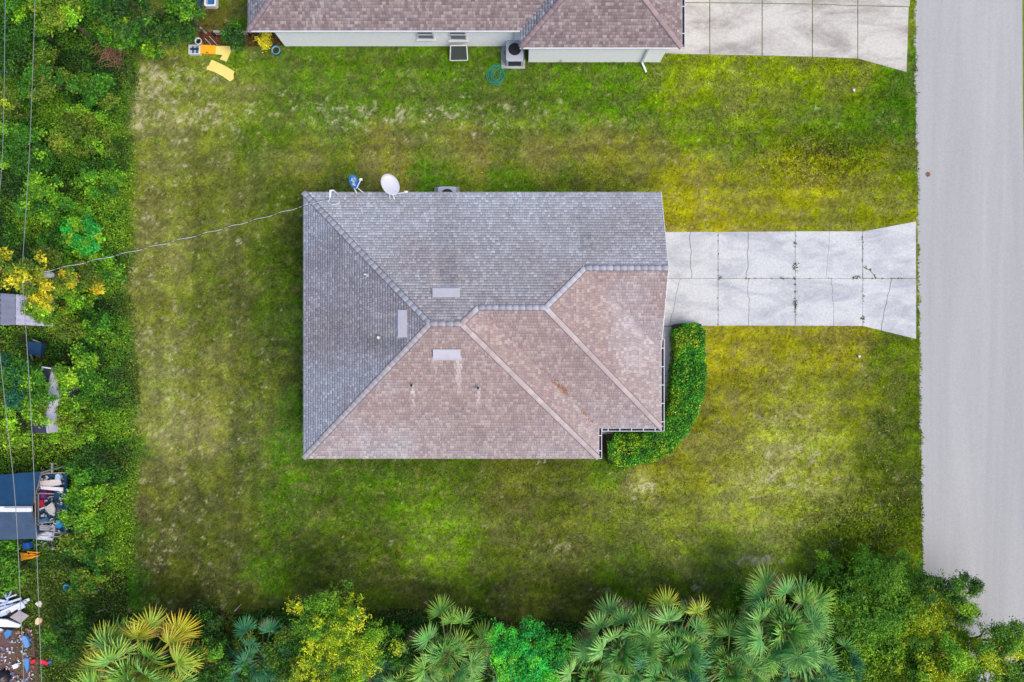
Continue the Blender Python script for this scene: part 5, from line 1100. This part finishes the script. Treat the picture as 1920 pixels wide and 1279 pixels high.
hn = fbm(pp[:, 0] * 1.1, pp[:, 1] * 1.1 + 5, 6, 3)
hcols = pal_cols([((58, 130, 22), 3), ((40, 104, 24), 3), ((92, 156, 30), 2), ((28, 78, 22), 2), ((150, 160, 34), .5)], n, q); gl = pal_cols(PAL['gold'], n, q); m_ = (sstep(.52, .68, hn) * (q.random(n) < .3))[:, None]; hcols = np.minimum(hcols * (1 - m_) * .92 + gl * m_ * .9, .8)
V4, F4 = leaves(pp - np.array(tuple(o0)), nr, .1, hcols, q, .55, .75); hcols = hcols * (.45 + 1.1 * fbm(pp[:, 0] * 3.2, pp[:, 1] * 3.2, 1, 3))[:, None]; np_mesh('foliage', V4, F4, M['leaf'], hedge, np.clip(hcols * np.exp(q.normal(0, .2, n))[:, None], 0, 1))
core = MB(); kk = 10
for i, p in enumerate(hl):
    d = (hl[min(i + 1, len(hl) - 1)] - hl[max(i - 1, 0)]).normalized(); s_ = Vector((-d.y, d.x, 0)); e_ = .55 if i in (0, len(hl) - 1) else .74
    for j in range(kk): u = math.pi * j / (kk - 1); core.v.append(tuple(p - o0 + s_ * (math.copysign(abs(math.cos(u)) ** .6, math.cos(u)) * e_) + Vector((0, 0, .02 + .84 * math.sin(u) ** .5))))
for i in range(len(hl) - 1):
    for j in range(kk - 1): core.f.append((i * kk + j, i * kk + j + 1, (i + 1) * kk + j + 1, (i + 1) * kk + j))
core.f += [tuple(range(kk)), tuple((len(hl) - 1) * kk + j for j in range(kk))[::-1]]
core.build('branches', cmat('hedge_inner', (34, 48, 20), var=.4, scale=8), hedge)

# ================================================================== PALMS
def frond_mesh(name, q, Lf, nl, spread, tipc, basec, midc, dead=False, pet=(.7, 1.0)):
    """fan frond: petiole along +x then leaflets; local origin at crown, unit metres"""
    V_, F_, C_c = [], [], []; pl_ = Lf * q.uniform(*pet)
    def add(vs, c): n = len(V_); V_.extend(vs); F_.append(tuple(range(n, n + 4))); C_c.append(c)
    wp = .02
    for i in range(3):
        t0, t1 = i / 3 * pl_, (i + 1) / 3 * pl_; z0, z1 = .1 * math.sin(t0 * 1.2), .1 * math.sin(t1 * 1.2); w0, w1 = wp * (1.6 - .5 * i / 3), wp * (1.6 - .5 * (i + 1) / 3)
        add([(t0, -w0, z0), (t1, -w1, z1), (t1, w1, z1), (t0, w0, z0)], midc * .9)
    cx_, cz_ = pl_, .1 * math.sin(pl_ * 1.2)
    for k in range(nl):
        u = (k + .5) / nl * 2 - 1; a_ = u * spread + q.normal(0, .03); L = Lf * (1.0 - .28 * u * u) * q.uniform(.86, 1.08); droop = q.uniform(.1, .5) + (.4 if dead else 0); vfold = .45 * L
        prev = None; st = [0, .35, .7, 1.0]; wd = [.012, .025, .02, .002]
        lift = .16 * (1 - abs(u)) + .06; pts = []
        for s_, w_ in zip(st, wd):
            r_ = s_ * L; x = cx_ + r_ * math.cos(a_) * (1 - .12 * droop * s_); y = r_ * math.sin(a_); z = cz_ + lift * r_ - droop * L * s_ ** 2.4; pts.append((x, y, z, w_ * Lf / .7))
        nx_, ny_ = -math.sin(a_), math.cos(a_); bc = basec * q.uniform(.6, 1.5)
        for i in range(3):
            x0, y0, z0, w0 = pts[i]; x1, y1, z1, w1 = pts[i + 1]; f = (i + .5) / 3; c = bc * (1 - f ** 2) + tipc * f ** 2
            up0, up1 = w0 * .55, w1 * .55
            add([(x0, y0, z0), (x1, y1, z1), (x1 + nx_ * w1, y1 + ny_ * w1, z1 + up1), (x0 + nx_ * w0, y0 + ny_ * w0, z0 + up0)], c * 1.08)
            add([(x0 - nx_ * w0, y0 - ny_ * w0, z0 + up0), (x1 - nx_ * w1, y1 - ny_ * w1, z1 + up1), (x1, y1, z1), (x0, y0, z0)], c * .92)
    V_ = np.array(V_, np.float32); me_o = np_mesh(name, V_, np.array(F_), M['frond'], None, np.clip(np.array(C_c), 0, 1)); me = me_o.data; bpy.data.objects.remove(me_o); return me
def fset(seed, sets):
    q = np.random.default_rng(seed); return [(frond_mesh('frond', q, Lf, 26, 2.0 + q.uniform(-.15, .25), lin(tc), lin(bc), lin(mc), d), frond_mesh('frond', q, Lf, 26, 2.0 + q.uniform(-.15, .25), lin(tc), lin(bc), lin(mc), d, (1.6, 2.2))) for (Lf, tc, bc, mc, d) in sets]
G1, G2, G3 = (84, 148, 72), (66, 130, 60), (114, 172, 84)
green_f = fset(1, [(.72, (146, 186, 84), G1, (130, 150, 70), 0), (.66, (122, 178, 88), G2, (120, 140, 70), 0), (.78, (154, 194, 92), G3, (140, 156, 80), 0), (.7, (160, 190, 60), (92, 148, 60), (130, 150, 60), 0)])
yel_f = fset(2, [(.78, (214, 170, 40), (160, 172, 40), (196, 176, 60), 0), (.74, (190, 180, 50), (128, 160, 50), (176, 170, 60), 0), (.8, (206, 130, 44), (182, 170, 36), (200, 160, 60), 0), (.76, (176, 190, 60), (96, 148, 66), (160, 170, 60), 0)])
brn_f = fset(3, [(.66, (176, 140, 112), (150, 118, 84), (160, 120, 80), 1), (.62, (150, 116, 96), (120, 92, 66), (140, 110, 80), 1)])
blue_f = fset(4, [(.7, (100, 166, 110), (50, 116, 74), (90, 130, 90), 0), (.66, (86, 150, 100), (44, 104, 68), (90, 120, 80), 0)])
def palm(label, px, py, h, nfr, sets, seed, spread=(-.5, 1.35), group='fan palms along the bottom edge', scale=1.0, north=None):
    sets = list(sets) + [sets[0]] * (2 - len(sets)); sets = sets + [brn_f] if len(sets) < 3 else sets; scale *= 1.08
    q = np.random.default_rng(seed); c = P(px, py, h); t = empty('fan_palm', (c.x, c.y, 0), label, 'palm', group)
    m_ = MB(); m_.tube([(0, 0, -.05), (.05, .02, h * .5), (0, 0, h)], [.2, .16, .19], 10); m_.build('trunk', M['bark'], t)
    for i in range(nfr):
        f = i / nfr; az = i * 2.39996 + q.uniform(-.25, .25); el = 1.25 - 1.75 * f ** .8 + q.normal(0, .1)
        s_ = sets[0]
        y_ = math.sin(az)
        if len(sets) > 1 and (f > .45) and (north is None or y_ > north): s_ = sets[1] if q.random() < .75 else s_
        if len(sets) > 2 and f > .82: s_ = sets[2] if q.random() < .7 else s_
        o = new_obj('frond', s_[q.integers(len(s_))][1 if q.random() < .25 + f else 0], t); k_ = scale * q.uniform(.85, 1.12)
        o.matrix_local = Matrix.Translation((0, 0, h - .05 - .18 * f)) @ Matrix.Rotation(az, 4, 'Z') @ Matrix.Rotation(-el, 4, 'Y') @ Matrix.Rotation(q.normal(0, .35), 4, 'X') @ Matrix.Scale(k_, 4)
    return t
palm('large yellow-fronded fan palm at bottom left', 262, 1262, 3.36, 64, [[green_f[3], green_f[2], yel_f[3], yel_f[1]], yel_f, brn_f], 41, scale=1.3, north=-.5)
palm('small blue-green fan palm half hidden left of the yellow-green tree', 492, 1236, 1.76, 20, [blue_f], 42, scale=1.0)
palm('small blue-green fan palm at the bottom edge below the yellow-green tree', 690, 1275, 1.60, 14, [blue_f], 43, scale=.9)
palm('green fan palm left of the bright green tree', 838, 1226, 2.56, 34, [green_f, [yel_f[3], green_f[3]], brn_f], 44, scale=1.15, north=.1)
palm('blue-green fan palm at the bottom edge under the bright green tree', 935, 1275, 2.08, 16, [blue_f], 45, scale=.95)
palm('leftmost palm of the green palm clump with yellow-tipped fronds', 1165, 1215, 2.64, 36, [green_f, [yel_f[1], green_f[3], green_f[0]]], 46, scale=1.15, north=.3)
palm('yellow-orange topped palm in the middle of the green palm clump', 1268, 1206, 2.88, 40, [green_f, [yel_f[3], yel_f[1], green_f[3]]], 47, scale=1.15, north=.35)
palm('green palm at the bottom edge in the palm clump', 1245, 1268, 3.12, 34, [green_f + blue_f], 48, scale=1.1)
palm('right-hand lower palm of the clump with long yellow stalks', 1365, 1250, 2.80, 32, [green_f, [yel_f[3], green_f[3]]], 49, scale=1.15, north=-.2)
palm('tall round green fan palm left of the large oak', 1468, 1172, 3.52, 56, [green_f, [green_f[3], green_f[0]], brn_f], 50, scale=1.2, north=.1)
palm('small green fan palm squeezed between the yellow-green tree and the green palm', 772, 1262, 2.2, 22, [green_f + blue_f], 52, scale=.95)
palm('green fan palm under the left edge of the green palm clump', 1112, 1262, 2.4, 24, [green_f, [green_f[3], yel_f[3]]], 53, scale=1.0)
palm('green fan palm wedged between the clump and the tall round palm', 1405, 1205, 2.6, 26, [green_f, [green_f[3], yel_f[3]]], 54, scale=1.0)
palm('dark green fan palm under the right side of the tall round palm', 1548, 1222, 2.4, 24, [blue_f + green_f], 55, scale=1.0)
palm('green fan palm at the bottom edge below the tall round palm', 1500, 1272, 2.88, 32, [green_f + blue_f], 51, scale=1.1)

# ================================================================== TREES ALONG THE BOTTOM
acg = lambda f: ('gold', f)
tree('leafy_tree', 'airy yellow-green tree between the yellow palm and the bright green tree', 'tree', 655, 1190, 3.0, 2.85, 'oak', 30000, size=.092, nblob=15, accent=acg(lambda c: np.clip(.5 - .16 * np.abs(c[:, 1] + .4) + .1 * (c[:, 2] - 3.0), 0, .8)), ell=(.85, 1.0), sprig=.14)
tree('leafy_tree', 'golden tree crown at the bottom edge below the yellow-green tree', 'tree', 590, 1282, 3.0, 1.7, 'olive', 5500, size=.115, nblob=9, accent=acg(lambda c: np.full(len(c), .55)), sprig=.14)
tree('leafy_tree', 'rounded bright emerald green tree between the palms', 'tree', 985, 1222, 3.0, 2.1, 'bright', 19000, size=.1, nblob=12, ell=(1, 1), sprig=.13)
tree('brush_shrub', 'olive-green shrub right of the bright emerald tree', 'shrub', 1075, 1225, 1.7, 1.0, 'olive', 2800, size=.11, accent=('green', lambda c: np.full(len(c), .5)))
tree('brush_shrub', 'dark green shrub right of the large yellow palm', 'shrub', 395, 1175, 1.6, 1.15, 'dark', 3400, size=.115, accent=('green', lambda c: np.full(len(c), .5)))
tree('brush_shrub', 'pale-twigged olive shrub left of the small blue-green palm', 'shrub', 465, 1200, 1.1, .7, 'olive', 1500, size=.1)
tree('large_oak', 'large spreading oak at the lower right beside the road', 'tree', 1665, 1195, 2.2, 4.0, 'oak', 110000, size=.1, nblob=34, accent=acg(lambda c: np.clip(1.0 - .3 * np.hypot(c[:, 0] - 2.1, c[:, 1] - .1), 0, .92) + np.clip(.5 - .3 * np.hypot(c[:, 0] + .3, c[:, 1] + 1.6), 0, .6)), ell=(.92, .95), sprig=.15, squash=.55, dome=.5)  # gold accent paints the sunlit side of the crown into the leaves
tree('leafy_tree', 'dark leafy tree overhanging the road above the golden crowns', 'tree', 1778, 1108, 3.4, 1.45, 'oak', 13000, size=.095, nblob=6, accent=('dark', lambda c: np.full(len(c), .5)), sprig=.14)
tree('leafy_tree', 'golden-topped tree in the bottom right corner over the road', 'tree', 1862, 1226, 3.6, 2.1, 'oak', 24000, size=.095, nblob=10, accent=acg(lambda c: np.clip(.6 - .3 * np.hypot(c[:, 0] + .1, c[:, 1] - .0), 0, .8)), sprig=.15)
tree('leafy_tree', 'olive tree at the bottom edge right of the palms', 'tree', 1775, 1285, 3.6, 2.4, 'oak', 22000, size=.095, nblob=10, accent=acg(lambda c: np.full(len(c), .4)), sprig=.15)
tree('leafy_tree', 'green tree crown filling the bottom right corner of the picture', 'tree', 1912, 1272, 3.2, 1.7, 'oak', 14000, size=.1, nblob=9, accent=('gold', lambda c: np.full(len(c), .3)), sprig=.15)
tree('brush_shrub', 'loose green shrub at the lawn edge above the large oak', 'shrub', 1625, 1058, 1.1, 1.15, 'lime', 6500, size=.1, nblob=8, accent=('oak', lambda c: np.full(len(c), .5)), sprig=.14)
tree('brush_shrub', 'low green shrub between the round palm and the loose shrub above the oak', 'shrub', 1548, 1078, 1.0, 1.1, 'oak', 6000, size=.1, nblob=8, accent=('lime', lambda c: np.full(len(c), .5)), sprig=.14)
tree('brush_shrub', 'green weedy shrub between the round palm and the pale sand patch', 'shrub', 1385, 1108, .9, .8, 'lime', 3400, size=.1, accent=('green', lambda c: np.full(len(c), .5)))
tree('brush_shrub', 'bushy green shrub at the road edge above the large oak', 'shrub', 1690, 1062, 1.1, .9, 'oak', 4500, size=.1, accent=('gold', lambda c: np.full(len(c), .4)), sprig=.14)
for lab, px, py, h, rad, pal, n, acp in (
 ('mid-green shrub filling the gap right of the small blue-green palm', 545, 1225, 1.8, 1.2, 'green', 4600, 'olive'), ('dark green shrub at the bottom edge between the yellow palm and the small palm', 420, 1255, 2.2, 1.35, 'green', 5200, 'dark'),
 ('deep green shrub between the yellow-green tree and the green palm', 762, 1225, 1.9, 1.2, 'dark', 4600, 'green'), ('olive shrub at the bottom edge right of the emerald tree', 1085, 1275, 2.2, 1.1, 'olive', 4200, 'green'),
 ('dark shrub behind the round palm at the oak foot', 1560, 1140, 1.2, 1.2, 'oak', 6000, 'dark'), ('green shrub at the left foot of the large yellow palm', 150, 1180, 1.4, 1.1, 'green', 3600, 'dark')):
    tree('brush_shrub', lab, 'shrub', px, py, h, rad * 1.3, pal, int(n * 1.7), size=.115, nblob=8, accent=(acp, lambda c: np.full(len(c), .45)), sprig=.14)
# fallen sticks at the bottom lawn edge
for i, (a_, b_, lab) in enumerate((((536, 1164), (553, 1146), 'pale fallen stick on the ground left of the yellow-green tree'), ((440, 1146), (452, 1133), 'short pale stick at the lawn edge right of the large yellow palm'), ((178, 1110), (195, 1102), 'grey stick in the bare patch at the left lawn corner'), ((183, 1147), (201, 1142), 'grey stick just above the large yellow palm'))):
    pa, pb = P(*a_, .15), P(*b_, .2); tag(MB().tube([pa, pa.lerp(pb, .5) + Vector((.02, .02, .03)), pb], [.035, .028, .018], 6).build('fallen_stick', M['grey_board']), lab, 'stick', 'fallen sticks')
